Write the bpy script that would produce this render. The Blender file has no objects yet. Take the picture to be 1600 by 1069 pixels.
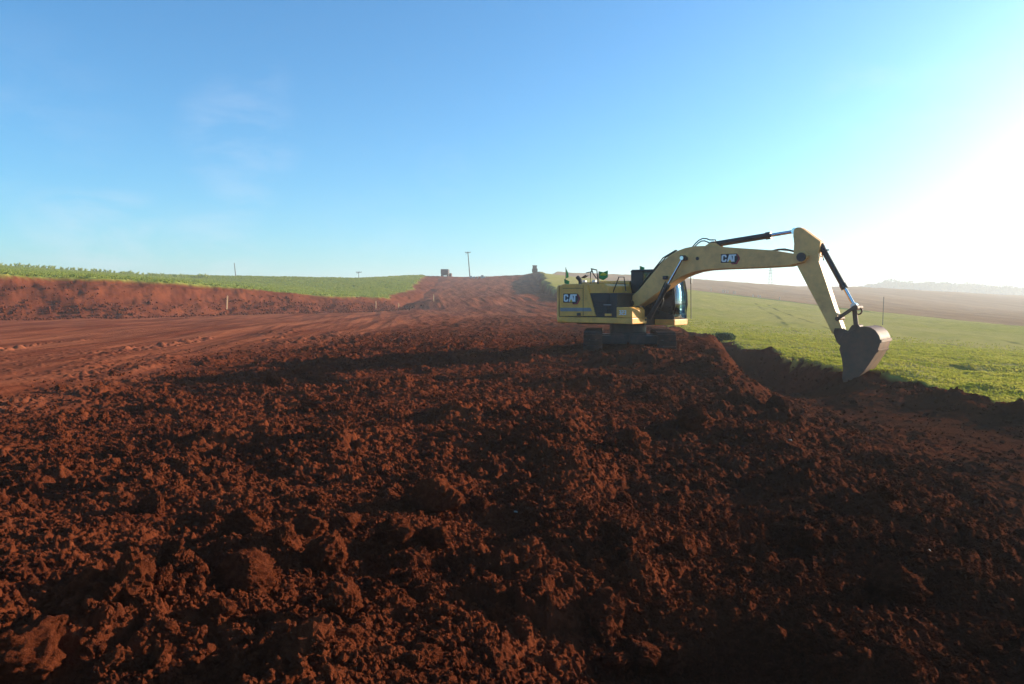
import bpy, bmesh, math, random
import numpy as np
from mathutils import Vector, Matrix, geometry
R = math.radians
SC = bpy.context.scene
COL = SC.collection
rng = np.random.default_rng(7)
random.seed(7)

# ------------------------------------------------------------------ camera
F = 1200.0; CX, CY = 800.0, 534.5; EYE = 2.0
PITCH = math.atan(69.5 / F)
cam_d = bpy.data.cameras.new('camera'); cam = bpy.data.objects.new('camera', cam_d)
COL.objects.link(cam); SC.camera = cam
cam_d.sensor_width = 36; cam_d.lens = 27.0; cam_d.clip_start = 0.05; cam_d.clip_end = 8000
cam.location = (0, 0, EYE); cam.rotation_euler = (R(90) - PITCH, 0, 0)

# ------------------------------------------------------------------ light
SUN_AZ, SUN_EL = R(69), R(13.5)      # azimuth clockwise from the view direction (+Y)
sd = Vector((math.sin(SUN_AZ) * math.cos(SUN_EL), math.cos(SUN_AZ) * math.cos(SUN_EL), math.sin(SUN_EL)))
sl = bpy.data.lights.new('sun', 'SUN'); sl.energy = 5.0; sl.angle = R(0.5); sl.color = (1.0, 0.84, 0.62)
so = bpy.data.objects.new('sun', sl); COL.objects.link(so)
so.rotation_euler = (-sd).to_track_quat('-Z', 'Y').to_euler(); so.location = sd * 60
W = bpy.data.worlds.new('World'); SC.world = W; W.use_nodes = True
wn, wl = W.node_tree.nodes, W.node_tree.links
wn.clear()
def N(nt, t, **k):
    n = nt.nodes.new(t)
    for a, v in k.items():
        if hasattr(n, a): setattr(n, a, v)
        else: n.inputs[a.replace('_', ' ')].default_value = v
    return n
def mathn(nt, op, a, b=None, c=None, clamp=False):
    n = nt.nodes.new('ShaderNodeMath'); n.operation = op; n.use_clamp = clamp
    for i, v in enumerate((a, b, c)):
        if v is None: continue
        if isinstance(v, (int, float)): n.inputs[i].default_value = v
        else: nt.links.new(v, n.inputs[i])
    return n.outputs[0]
def mixc(nt, f, a, b, mode='MIX'):
    n = nt.nodes.new('ShaderNodeMix'); n.data_type = 'RGBA'; n.blend_type = mode
    for s, v in ((0, f), (6, a), (7, b)):
        if isinstance(v, (int, float)): n.inputs[s].default_value = v
        elif isinstance(v, (tuple, list)): n.inputs[s].default_value = (*v[:3], 1)
        else: nt.links.new(v, n.inputs[s])
    return n.outputs[2]
WT = W.node_tree
sky = WT.nodes.new('ShaderNodeTexSky'); sky.sky_type = 'NISHITA'; sky.sun_disc = False
sky.sun_elevation = SUN_EL; sky.sun_rotation = SUN_AZ
sky.air_density = 1.0; sky.dust_density = 0.6; sky.ozone_density = 2.0; sky.altitude = 500
tc = WT.nodes.new('ShaderNodeTexCoord')
def wdot(v):
    n = WT.nodes.new('ShaderNodeVectorMath'); n.operation = 'DOT_PRODUCT'
    WT.links.new(tc.outputs['Generated'], n.inputs[0]); n.inputs[1].default_value = v; return n.outputs['Value']
sepw = WT.nodes.new('ShaderNodeSeparateXYZ'); WT.links.new(tc.outputs['Generated'], sepw.inputs[0])
# thin clouds
mp = WT.nodes.new('ShaderNodeMapping'); mp.inputs['Scale'].default_value = (1, 1, 2.6)
WT.links.new(tc.outputs['Generated'], mp.inputs[0])
cn = WT.nodes.new('ShaderNodeTexNoise'); cn.inputs['Scale'].default_value = 9; cn.inputs['Detail'].default_value = 7
cn.inputs['Roughness'].default_value = 0.6; cn.inputs['Distortion'].default_value = 0.4
WT.links.new(mp.outputs[0], cn.inputs[0])
def dirpx(px, py):
    u = (px - CX) / F; v = -(py - CY) / F
    d = Vector((u, math.cos(PITCH) + v * math.sin(PITCH), -math.sin(PITCH) + v * math.cos(PITCH)))
    return d.normalized()
cover = None
for px, py, rad, amt in ((375, 215, 4.5, .9), (375, 292, 3.2, .8), (150, 388, 5.5, 1.6), (330, 420, 5, 1.4), (40, 200, 7, .3), (1355, 150, 3.5, .6), (700, 262, 2.5, .4), (405, 130, 2.5, .4), (1480, 160, 5, .4), (560, 400, 6, .35)):
    d = dirpx(px, py); k = math.cos(R(rad))
    m = mathn(WT, 'MULTIPLY_ADD', wdot(d), 1 / (1 - k), -k / (1 - k), clamp=True)
    m = mathn(WT, 'MULTIPLY', m, amt)
    cover = m if cover is None else mathn(WT, 'MAXIMUM', cover, m)
cl = mathn(WT, 'MULTIPLY_ADD', cn.outputs[0], 3.4, -1.5, clamp=True)
cl = mathn(WT, 'MULTIPLY', mathn(WT, 'MULTIPLY', cl, cover), 0.26)
# glow added to the sky, centred apart from the sun
gd = Vector((math.sin(R(53)) * math.cos(R(5)), math.cos(R(53)) * math.cos(R(5)), math.sin(R(5))))   # centre of the added glow, lower and nearer the view than the sun
ca = mathn(WT, 'MAXIMUM', wdot(gd), 0.0)
g1 = mathn(WT, 'MULTIPLY', mathn(WT, 'POWER', ca, 9.0), 3.2)
g2 = mathn(WT, 'MULTIPLY', mathn(WT, 'POWER', ca, 30.0), 13.0)
glow = mathn(WT, 'ADD', g1, g2)
low = mathn(WT, 'POWER', 2.718, mathn(WT, 'MULTIPLY', mathn(WT, 'ABSOLUTE', sepw.outputs[2]), -4.0))
glow = mathn(WT, 'MULTIPLY', glow, mathn(WT, 'MULTIPLY', low, 1.75))
tint = mixc(WT, 1.0, sky.outputs[0], (0.37, 0.87, 1.18), 'MULTIPLY')
glc = WT.nodes.new('ShaderNodeVectorMath'); glc.operation = 'SCALE'; glc.inputs[0].default_value = (0.92, 1.0, 1.0)
WT.links.new(glow, glc.inputs['Scale'])
add = mixc(WT, 1.0, tint, glc.outputs[0], 'ADD')
skyc = mixc(WT, cl, add, (4.6, 4.7, 5.4))
bg = WT.nodes.new('ShaderNodeBackground'); bg.inputs[1].default_value = 0.105
WT.links.new(skyc, bg.inputs[0])
wo = WT.nodes.new('ShaderNodeOutputWorld'); WT.links.new(bg.outputs[0], wo.inputs[0])
SC.view_settings.view_transform = 'Standard'; SC.view_settings.look = 'None'
SC.view_settings.gamma = 1; SC.view_settings.exposure = 1.0
SC.cycles.max_bounces = 6; SC.cycles.volume_bounces = 1; SC.cycles.diffuse_bounces = 2
SC.cycles.transparent_max_bounces = 12

# ------------------------------------------------------------------ numpy helpers
def PY(px, py, Y):
    u = (px - CX) / F; v = -(py - CY) / F
    d = (u, math.cos(PITCH) + v * math.sin(PITCH), -math.sin(PITCH) + v * math.cos(PITCH))
    t = Y / d[1]; return (d[0] * t, Y, EYE + d[2] * t)
def PZ(px, py, z):
    u = (px - CX) / F; v = -(py - CY) / F
    d = (u, math.cos(PITCH) + v * math.sin(PITCH), -math.sin(PITCH) + v * math.cos(PITCH))
    t = (z - EYE) / d[2]; return (d[0] * t, d[1] * t, z)
def hsh(ix, iy, s):
    h = (ix.astype(np.int64) * 374761393 + iy.astype(np.int64) * 668265263 + s * 2147483647 + 12345) & 0xFFFFFFFF
    h = ((h ^ (h >> 13)) * 1274126177) & 0xFFFFFFFF
    h = ((h ^ (h >> 16)) * 2246822519) & 0xFFFFFFFF
    return ((h ^ (h >> 15)) & 0xFFFFFF).astype(np.float32) / 16777216.0
def vnoise(x, y, s):
    ix = np.floor(x); iy = np.floor(y); fx = (x - ix).astype(np.float32); fy = (y - iy).astype(np.float32)
    ix = ix.astype(np.int32); iy = iy.astype(np.int32)
    fx = fx * fx * (3 - 2 * fx); fy = fy * fy * (3 - 2 * fy)
    a = hsh(ix, iy, s); b = hsh(ix + 1, iy, s); c = hsh(ix, iy + 1, s); d = hsh(ix + 1, iy + 1, s)
    return ((a + (b - a) * fx) * (1 - fy) + (c + (d - c) * fx) * fy) * 2 - 1
def fbm(x, y, s, o=3, g=.5):
    t = 0; a = 1
    for k in range(o):
        t = t + a * vnoise(x * 2 ** k + 17.3 * k, y * 2 ** k - 9.1 * k, s + k); a *= g
    return t
def clods(x, y, size, seed, prob=.8, sharp=.5):
    """rounded lumps of random size: the highest of the nine nearest cells"""
    gx = x / size; gy = y / size
    ix = np.floor(gx).astype(np.int32); iy = np.floor(gy).astype(np.int32)
    out = np.zeros(x.shape, np.float32)
    for dx in (-1, 0, 1):
        for dy in (-1, 0, 1):
            cx = ix + dx; cy = iy + dy
            h1 = hsh(cx, cy, seed); h2 = hsh(cx, cy, seed + 1); h3 = hsh(cx, cy, seed + 2); h4 = hsh(cx, cy, seed + 3)
            px = cx + .15 + .7 * h1; py = cy + .15 + .7 * h2
            r = .26 + .5 * h3 * h3 + .12 * h4
            ang = h4 * 6.283; e = .65 + .35 * h1
            ddx = gx - px; ddy = gy - py
            u = ddx * np.cos(ang) + ddy * np.sin(ang); v = (-ddx * np.sin(ang) + ddy * np.cos(ang)) / e
            d2 = (u * u + v * v) / (r * r)
            b = np.clip(1 - d2, 0, 1) ** sharp * r * (.7 + .6 * h2)
            out = np.maximum(out, np.where(h4 < prob, b, 0))
    return out * size
def sdf(poly, x, y):
    """distance to a polygon's edge, positive inside"""
    P = np.array([(p[0], p[1]) for p in poly]); n = len(P)
    best = np.full(x.shape, 1e12); inside = np.zeros(x.shape, bool)
    for i in range(n):
        a = P[i]; b = P[(i + 1) % n]; e = b - a
        wx = x - a[0]; wy = y - a[1]
        t = np.clip((wx * e[0] + wy * e[1]) / (e @ e), 0, 1)
        best = np.minimum(best, (wx - e[0] * t) ** 2 + (wy - e[1] * t) ** 2)
        if abs(e[1]) > 1e-9:
            c = ((a[1] > y) != (b[1] > y)) & (x < e[0] * (y - a[1]) / e[1] + a[0])
            inside ^= c
    return np.sqrt(best) * np.where(inside, 1, -1)
def sstep(a, b, x):
    t = np.clip((x - a) / (b - a), 0, 1); return t * t * (3 - 2 * t)

# ------------------------------------------------------------------ terrain control lines
SH = [(2.7, -40, .1), (2.7, 0, .1), (2.9, 4.4, .05), (3.3, 7.5, 0), (4.5, 14, -.03), (5.6, 20, .12), (6.8, 26, .28), (8.2, 32, .4), (9.3, 45, .3), (10.3, 70, 0)]
FT = [(4.9, -40, -.3), (4.9, 0, -.3), (5.3, 6, -.32), (5.6, 8.7, -.36), (6.1, 12.6, -.42), (6.8, 18, -.55), (7.15, 23, -.95), (8.5, 28, -1.2), (9.3, 34, -.8), (10.2, 48, -.35)]
FB = [(10.3, -40, -.42), (10.3, 8, -.42), (10.0, 15, -.42), (9.3, 20.2, -.34), (9.3, 22.3, -.6), (9.3, 25, -1.05), (9.8, 30, -1.1), (9.9, 36, -.7)]
FE = [(11.2, -40, -.4), (11, 8, -.4), (10.75, 16, -.36), (9.9, 21, -.32), (10.0, 25, -.3), (10.5, 31, -.3), (10.9, 38, -.3), (11.3, 50, -.25), (12, 70, 0), (12, 95, .6), PY(870, 455, 132), PY(853, 438, 175), PY(849, 427, 230), PY(842, 424, 262), (12, 300, 9.0), (15, 420, 6)]
CB = [(10.8, 80, 0), PY(868, 466, 130), PY(851, 456, 160), PY(842, 443, 210), PY(836, 431, 256)]
LE = [(-160, -40, 3), (-75, 30, 4.2), PY(-500, 405, 52), PY(-200, 420, 64), PY(0, 430, 72), PY(200, 437, 82), PY(400, 452, 98), PY(500, 462, 110), PY(600, 465, 125), PY(640, 452, 160), PY(655, 437, 210), PY(664, 430, 258), (-32, 330, 6)]
LB = [(-150, -40, .2), (-66, 28, .1), PY(-500, 510, 47), PY(-200, 503, 60), PY(0, 500, 67), PY(200, 497, 74), PY(400, 491, 90), PY(500, 489, 100), PY(580, 487, 109), PY(620, 483, 120), PY(655, 470, 140), PY(675, 452, 180), PY(684, 434, 255)]
NE_ = [(-12, -40, .1), (-11, 0, .1), (-9.6, 6, .1), PZ(0, 640, .05), PZ(200, 592, 0), PZ(400, 548, 0), PZ(560, 522, 0), PZ(700, 501, 0), PZ(790, 493, 0)]
HS = [PY(690, 486, 108), PY(760, 490, 96), PY(868, 488, 92)]
H1 = [PY(690, 466, 128), PY(760, 464, 130), PY(820, 464, 130)]
H2 = [PY(700, 450, 180), PY(760, 450, 180), PY(820, 450, 180)]
H3 = [PY(700, 433, 258), PY(733, 433, 260), PY(770, 431.5, 260), PY(815, 430, 260)]
RF = [(23, 34, -.9), (40, 60, -2.2), (16, 60, -.5), (27.5, 60, -1.25), (27.5, 120, .7), (14, 120, 1.8), PY(1600, 510, 120), PY(1900, 530, 110), PY(1400, 490, 150), PY(1340, 484, 155), PY(1200, 467, 200), PY(1075, 455, 240), PY(870, 437, 262),
      (40, -40, -.8), (30, 10, -.7), (60, 30, -1.8), (120, 60, -3), (120, -40, -3)]
BF = [PY(870, 424.5, 400), PY(980, 429, 410), PY(1075, 435, 420), PY(1240, 447, 450), PY(1340, 448, 500), PY(1600, 462, 600), PY(1600, 485, 300), PY(1340, 463, 300), PY(1900, 470, 620), PY(1900, 500, 300),
      (10, 600, 5), (180, 760, 2), (480, 760, -2), PY(1340, 453, 930), PY(1480, 458, 930), PY(1600, 464, 930), PY(1900, 468, 930), (0, 900, 3), (700, 400, -6), (700, 900, -6)]
LF = [PY(-500, 398, 190), PY(-200, 404, 200), PY(0, 416, 210), PY(200, 429, 230), PY(366, 441.5, 250), PY(500, 438, 260), PY(640, 433, 262),
      PY(-200, 412, 110), PY(100, 428, 120), PY(300, 444, 130), PY(500, 452, 160),
      (-250, 330, 6), (-120, 340, 3), (-60, 340, 4), (-300, 120, 14), (-300, -40, 6), (-400, 500, 0), (-700, 300, 0), (-500, 900, 0), (-60, 500, 3)]
FILL = [(0, -40, .2), (0, 0, .25), (-3, 6, .25), (0, 8, .2), (2, 14, .08), (-4, 14, .1), (0, 22, .05), (2, 22.5, .25), (4.5, 23.5, .5), (3, 28, .4), (0, 40, 0.05), (4, 55, .1)]
TR = [(-30, -40, 0), (-30, 10, 0), (-30, 40, 0), (-15, 45, -.05), (-12, 80, -.05), (-22, 24, -.05)]
OUT = [(-3000, -40, 0), (3000, -40, -6), (3000, 3000, -20), (-3000, 3000, -20), (0, 3000, -20), (-3000, 900, -10), (3000, 900, -12), (0, 1400, -10), (0, -2000, 0), (-3000, -2000, 0), (3000, -2000, -6)]
verts, edges = [], []
def addl(L, chain=True):
    s = len(verts); verts.extend(L)
    if chain: edges.extend((s + i, s + i + 1) for i in range(len(L) - 1))
for L in (SH, FT, FB, FE, CB, LE, LB, NE_, H3): addl(L)
for L in (HS, H1, H2, RF, BF, LF, FILL, TR, OUT): addl(L, False)
cdt = geometry.delaunay_2d_cdt([Vector(v[:2]) for v in verts], edges, [], 0, 1e-4)
tv = [tuple(v) for v in cdt[0]]; tz = []
for i, o in enumerate(cdt[3]):
    if o: tz.append(verts[o[0]][2])
    else:   # crossing of two lines: nearest control point
        tz.append(min(verts, key=lambda q: (q[0] - tv[i][0]) ** 2 + (q[1] - tv[i][1]) ** 2)[2])
TRI = [(tuple(tv[i] for i in f), tuple(tz[i] for i in f)) for f in cdt[2]]
def tin(x, y):
    z = np.zeros(x.shape); sh = x.shape; x = x.ravel(); y = y.ravel(); z = z.ravel()
    order = np.argsort(y, kind='stable'); ys = y[order]
    for (a, b, c), (za, zb, zc) in TRI:
        lo = np.searchsorted(ys, min(a[1], b[1], c[1]) - 1e-3); hi = np.searchsorted(ys, max(a[1], b[1], c[1]) + 1e-3)
        if hi <= lo: continue
        idx = order[lo:hi]; X = x[idx]
        m = (X >= min(a[0], b[0], c[0]) - 1e-3) & (X <= max(a[0], b[0], c[0]) + 1e-3); idx = idx[m]
        if not len(idx): continue
        X = x[idx]; Y = y[idx]
        d = (b[1] - c[1]) * (a[0] - c[0]) + (c[0] - b[0]) * (a[1] - c[1])
        if abs(d) < 1e-9: continue
        l1 = ((b[1] - c[1]) * (X - c[0]) + (c[0] - b[0]) * (Y - c[1])) / d
        l2 = ((c[1] - a[1]) * (X - c[0]) + (a[0] - c[0]) * (Y - c[1])) / d; l3 = 1 - l1 - l2
        k = (l1 >= -1e-4) & (l2 >= -1e-4) & (l3 >= -1e-4)
        z[idx[k]] = (l1 * za + l2 * zb + l3 * zc)[k]
    return z.reshape(sh)
POLY_TRACK = NE_ + [(6, 78, 0), (10.5, 82, 0)] + CB[1:] + [(10, 300, 0), (-24, 300, 0)] + LB[::-1]
POLY_CROP = LE + [(-60, 500, 0), (-900, 600, 0), (-900, -60, 0)]
GB = [PY(853, 436, 268), PY(980, 445, 255), PY(1075, 455, 240), PY(1200, 467, 200), PY(1340, 484, 155), PY(1400, 490, 150), PY(1600, 510, 120), PY(1900, 532, 106), (300, 40, 0), (300, -60, 0)]
POLY_GREEN = FE[:14] + GB
POLY_BROWN = [(12, 262, 0), (14, 420, 0)] + [(0, 1500, 0), (3000, 1500, 0), (3000, -60, 0)] + GB[::-1]
POLY_FLOOR = FT[1:] + FB[::-1][:-1]
MOUNDS = [(-3.3, 9.8, 1.5, .5, .2), (-2.6, 17.5, 1.4, .8, .1), (-.6, 24.5, 2.6, .7, .24), (2.6, 11.2, .7, .5, .25), (-1.75, 5.2, .5, .35, .16), (-2.1, 4.2, .5, .4, .14), (.55, 9, .5, 3, .14),
          (.95, 3.9, .7, .6, -.6), (1.9, 4.2, .5, .5, .12), (-.3, 6.6, .6, .5, -.14), (-2.6, 4.6, .5, .35, -.2), (9.75, 21.7, .7, .6, .22), (6.9, 24, .6, .7, .08), (5.9, 21.3, .5, .5, -.16), (7.4, 27.5, .8, .6, .1), (7.0, 22.6, .5, .5, .14), (6.3, 25, .5, .6, -.12), (7.9, 25.4, .5, .5, -.2), (9.3, 29, 1.2, 2.5, -.3), (11.0, 21.4, 1.1, .8, .3), (12.2, 19.4, .9, .6, .2), (3.0, 6.5, .6, 1.2, .12), (1.9, 18, 1.2, .9, .22), (3.6, 22, 1.1, .8, .2), (-.6, 12.5, .9, .6, .14), (-2.9, 29.5, 3.2, .6, .09), (5.2, 20.4, .9, .7, .22)]
CLODS = [  # px, py, size m, squash, turn
]
def along(L, n, w, h0, h1, r0, r1, seed):
    g = np.random.default_rng(seed); L = [q for q in L if 2 < q[1] < 60]
    for _ in range(n):
        i = g.integers(0, len(L) - 1); t = g.random(); px_ = L[i][0] * (1 - t) + L[i + 1][0] * t; py_ = L[i][1] * (1 - t) + L[i + 1][1] * t
        MOUNDS.append((px_ + g.normal() * w, py_ + g.normal() * w, g.uniform(r0, r1), g.uniform(r0, r1), g.uniform(h0, h1)))
along(SH, 60, .6, .03, .13, .2, .6, 4); along([(a[0] * .5 + b[0] * .5, a[1] * .5 + b[1] * .5) for a, b in zip(SH, FT)], 70, .5, -.08, .09, .2, .6, 9); along(FE, 60, .3, .05, .19, .2, .6, 5); along(FT, 30, .7, .03, .12, .2, .6, 6)
def terrain(x, y, spacing):
    r = np.hypot(x, y)
    wa = np.clip(r * .02, .12, .7)
    wx = x + wa * fbm(x / (wa * 5), y / (wa * 5), 3, 3); wy = y + wa * fbm(x / (wa * 5), y / (wa * 5), 13, 3)
    near = sstep(60, 30, r)
    z = tin(wx, wy) * .55 + .15 * (tin(wx + .25, wy + .25) + tin(wx - .25, wy + .25) + tin(wx, wy - .35))
    tr = sstep(-1.6, 2.6, sdf(POLY_TRACK, wx, wy) - 1.2 * fbm(x / 2., y / 2., 31, 3))
    w2 = np.clip(r * .004, .1, 1.)
    cr = sstep(-1, 1, sdf(POLY_CROP, wx, wy) / w2); gr = sstep(-1, 1, (sdf(POLY_GREEN, wx, wy) - .22 * sstep(90, 60, r) + .3 * fbm(x / .5, y / .5, 33, 3)) / w2)
    br = sstep(-1, 1, sdf(POLY_BROWN, wx, wy) / (w2 * 3)); fl = sstep(-.4, .6, sdf(POLY_FLOOR, wx, wy))
    gr = gr * (1 - br); tr = tr * (1 - cr) * (1 - gr) * (1 - br)
    rough = (1 - tr) * (1 - cr) * (1 - gr) * (1 - br)
    fill = rough * (1 - .55 * fl)
    for mx, my, sx, sy, h in MOUNDS:
        d = ((x - mx) / sx) ** 2 + ((y - my) / sy) ** 2
        z = z + h * np.exp(-d * 1.2)
    # broad undulation
    z = z + rough * ((.075 * fbm(x / 3.1, y / 2.3, 40, 3) + .045 * sstep(26, 5, r) * fbm(x / .9, y / .9, 50, 2)) * np.clip(1.2 - r / 50, .35, 1) - .12)
    far_r = rough * sstep(45, 62, r)
    z = z + far_r * (.05 * clods(x, y, 2.6, 60) + .22 * clods(x, y, .6, 64) + .12 * np.sin(z * 3.2 + fbm(x / 9, y / 9, 65, 2)))
    def att(s): return sstep(1.2, 3.0, s / spacing)
    cx = x + .06 * vnoise(x * 9, y * 9, 71); cy = y + .06 * vnoise(x * 9 + 5, y * 9, 72)
    patch = .55 + .6 * np.clip(.5 + fbm(x / 1.7, y / 1.7, 80, 3), 0, 1)
    z = z + fill * patch * (.50 * np.clip(fbm(x / .8, y / .8, 95, 2), 0, 1) * .2 + .22 * sstep(45, 8, r) * clods(cx, cy, .52, 100, .28) * att(.4) + .34 * clods(cx + 3, cy, .25, 110, .45) * att(.3) + .6 * clods(cx, cy + 7, .13, 120, .7) * att(.2))
    m = (r < 42) & (rough > .02)
    if m.any():
        xs = x[m]; ys = y[m]; sp = spacing[m]
        q = lambda s: sstep(1.1, 2.6, s / sp)
        xs = xs + .012 * vnoise(xs * 40, ys * 40, 73); ys = ys + .012 * vnoise(xs * 40 + 9, ys * 40, 74)
        fm = (rough * (1 - .35 * fl))[m]
        z[m] += fm * (.55 * clods(xs, ys, .065, 130, .75) * q(.05) + .75 * clods(xs, ys + 3, .034, 140, .8) * q(.026) + .7 * clods(xs + 1, ys, .019, 150, .9) * q(.014))
    # compacted track: shallow ruts that run with it, small crumbs
    axis = x * .985 + y * .17 - 6 * np.sin(np.clip(y, 0, 120) / 75.0)
    ru = fbm(axis / 1.1, y / 14., 200, 3) * .06 + fbm(axis / .35, y / 4., 210, 2) * .02
    z = z + tr * (ru + .05 * fbm(x / 5, y / 5, 220, 2) + .35 * clods(x, y, .16, 230, .25) * att(.12))
    strip = tr * sstep(.18, .5, fbm(axis / 1.9, y / 11., 300, 3)) * sstep(70, 45, r)
    z = z + strip * (.45 * clods(x, y, .34, 310, .5) * att(.25) + .5 * clods(x, y, .15, 320, .7) * att(.1))
    # fields
    z = z + (gr + cr) * (.05 * fbm(x / 1.5, y / 1.5, 240, 2) + .22 * clods(x, y, .22, 250, .8) * att(.3)) + cr * .25 * clods(x, y, .8, 260, .9)
    z = z + br * .15 * fbm(x / 6, y / 6, 270, 2)
    return z, tr, cr, gr, br, fl, rough

# ------------------------------------------------------------------ materials
def newmat(name):
    m = bpy.data.materials.new(name); m.use_nodes = True; nt = m.node_tree
    return m, nt, nt.nodes['Principled BSDF']
def noise(nt, scale, detail=4, rough=.6, vec=None, dist=0):
    n = nt.nodes.new('ShaderNodeTexNoise'); n.inputs['Scale'].default_value = scale; n.inputs['Detail'].default_value = detail
    n.inputs['Roughness'].default_value = rough; n.inputs['Distortion'].default_value = dist
    if vec is None:
        g = nt.nodes.new('ShaderNodeNewGeometry'); vec = g.outputs['Position']
    nt.links.new(vec, n.inputs[0]); return n.outputs[0]
def ramp(nt, f, a, b):
    return mathn(nt, 'MULTIPLY_ADD', f, 1 / (b - a), -a / (b - a), clamp=True)
def bump(nt, bsdf, h, strength=.5, dist=.02):
    b = nt.nodes.new('ShaderNodeBump'); b.inputs['Strength'].default_value = strength; b.inputs['Distance'].default_value = dist
    nt.links.new(h, b.inputs['Height']); nt.links.new(b.outputs[0], bsdf.inputs['Normal'])
def attr(nt, name):
    a = nt.nodes.new('ShaderNodeAttribute'); a.attribute_name = name; return a.outputs['Fac']
SOIL_A, SOIL_B, SOIL_C = (.150, .036, .0145), (.082, .0195, .0088), (.23, .061, .026)
def ground_mat():
    m, nt, b = newmat('soil_and_fields')
    n1 = noise(nt, 1.3, 6); n2 = noise(nt, 14, 5); n3 = noise(nt, .16, 4)
    soil = mixc(nt, ramp(nt, n1, .35, .65), SOIL_A, SOIL_B)
    soil = mixc(nt, mathn(nt, 'MULTIPLY', ramp(nt, n2, .5, .75), .5), soil, SOIL_C)
    soil = mixc(nt, mathn(nt, 'MULTIPLY', attr(nt, 'painted_shade'), .75), soil, (.046, .019, .011))  # shade painted into the soil colour of the trench and right side
    # compacted track, streaked along its length
    g = nt.nodes.new('ShaderNodeNewGeometry'); mp = nt.nodes.new('ShaderNodeMapping')
    mp.inputs['Rotation'].default_value = (0, 0, R(-14)); mp.inputs['Scale'].default_value = (1, .07, 1)
    nt.links.new(g.outputs['Position'], mp.inputs[0])
    s1 = noise(nt, .55, 6, .65, mp.outputs[0]); s2 = noise(nt, 3, 4, .6, mp.outputs[0])
    trk = mixc(nt, ramp(nt, s1, .38, .62), (.16, .038, .019), (.34, .102, .048))
    trk = mixc(nt, mathn(nt, 'MULTIPLY', ramp(nt, s2, .5, .75), .45), trk, (.11, .032, .015))
    trk = mixc(nt, mathn(nt, 'MULTIPLY', ramp(nt, n2, .45, .7), .25), trk, (.28, .085, .042))
    c = mixc(nt, attr(nt, 'track'), soil, trk)
    # fields
    f1 = noise(nt, .9, 6); f2 = noise(nt, 7, 4); f3 = noise(nt, .035, 3)
    gr = mixc(nt, ramp(nt, f1, .3, .7), (.21, .245, .03), (.40, .35, .08))
    gr = mixc(nt, mathn(nt, 'MULTIPLY', ramp(nt, f2, .45, .65), .6), gr, (.36, .26, .09))
    gr = mixc(nt, mathn(nt, 'MULTIPLY', ramp(nt, f3, .38, .6), .7), gr, (.40, .33, .11))
    gr = mixc(nt, attr(nt, 'lush'), gr, (.05, .12, .03))
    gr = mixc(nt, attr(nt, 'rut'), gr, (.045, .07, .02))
    c = mixc(nt, attr(nt, 'grass'), c, gr)
    cr = mixc(nt, ramp(nt, f1, .3, .7), (.20, .265, .04), (.35, .35, .08))
    cr = mixc(nt, mathn(nt, 'MULTIPLY', ramp(nt, f2, .5, .7), .5), cr, (.04, .08, .02))
    c = mixc(nt, attr(nt, 'crop'), c, cr)
    mp2 = nt.nodes.new('ShaderNodeMapping'); mp2.inputs['Rotation'].default_value = (0, 0, R(64)); mp2.inputs['Scale'].default_value = (1, .06, 1)
    nt.links.new(g.outputs['Position'], mp2.inputs[0])
    b1 = noise(nt, .12, 5, .6, mp2.outputs[0])
    bf = mixc(nt, ramp(nt, b1, .35, .65), (.29, .165, .085), (.38, .235, .13))
    bf = mixc(nt, mathn(nt, 'MULTIPLY', ramp(nt, n3, .45, .7), .35), bf, (.20, .14, .07))
    c = mixc(nt, attr(nt, 'brown'), c, bf)
    nt.links.new(c, b.inputs['Base Color']); b.inputs['Roughness'].default_value = .95
    b.inputs['Specular IOR Level'].default_value = .0
    hb = mathn(nt, 'ADD', mathn(nt, 'MULTIPLY', noise(nt, 160, 3, .7), .35), noise(nt, 45, 5, .7))
    bump(nt, b, hb, .8, .03)
    return m
M_GROUND = ground_mat()
def clod_mat():
    m, nt, b = newmat('clod_soil')
    n1 = noise(nt, 1.3, 6); n2 = noise(nt, 22, 5)
    c = mixc(nt, ramp(nt, n1, .35, .65), SOIL_A, SOIL_B)
    c = mixc(nt, mathn(nt, 'MULTIPLY', ramp(nt, n2, .45, .7), .6), c, SOIL_C)
    c = mixc(nt, mathn(nt, 'MULTIPLY', attr(nt, 'painted_shade'), .75), c, (.046, .019, .011))  # clods take the same painted shade as the ground below
    nt.links.new(c, b.inputs['Base Color']); b.inputs['Roughness'].default_value = .95; b.inputs['Specular IOR Level'].default_value = .0
    bump(nt, b, mathn(nt, 'ADD', noise(nt, 60, 5, .7), mathn(nt, 'MULTIPLY', noise(nt, 200, 3), .4)), 1.0, .035)
    return m
M_CLOD = clod_mat()
def simple(name, col, rough=.6, metal=0, col2=None, scale=6, amt=.5, dust=0, bmp=0, spec=.4):
    m, nt, b = newmat(name)
    tcn = nt.nodes.new('ShaderNodeTexCoord'); v = tcn.outputs['Object']
    c = mixc(nt, mathn(nt, 'MULTIPLY', ramp(nt, noise(nt, scale, 6, .65, v), .38, .68), amt), col, col2 or tuple(k * .6 for k in col))
    if dust:
        d = noise(nt, 2.2, 7, .7, v)
        c = mixc(nt, mathn(nt, 'MULTIPLY', ramp(nt, d, .42, .7), dust), c, (.26, .11, .06))
    nt.links.new(c, b.inputs['Base Color'])
    rr = mathn(nt, 'MULTIPLY_ADD', noise(nt, scale * 2, 4, .6, v), .3, rough - .15)
    nt.links.new(rr, b.inputs['Roughness'])
    b.inputs['Metallic'].default_value = metal; b.inputs['Specular IOR Level'].default_value = spec
    if bmp: bump(nt, b, noise(nt, scale * 4, 5, .6, v), bmp, .01)
    return m
M_YEL = simple('yellow_paint', (.94, .43, .07), .45, 0, (.80, .37, .10), 3, .5, .45, .1)
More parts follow.
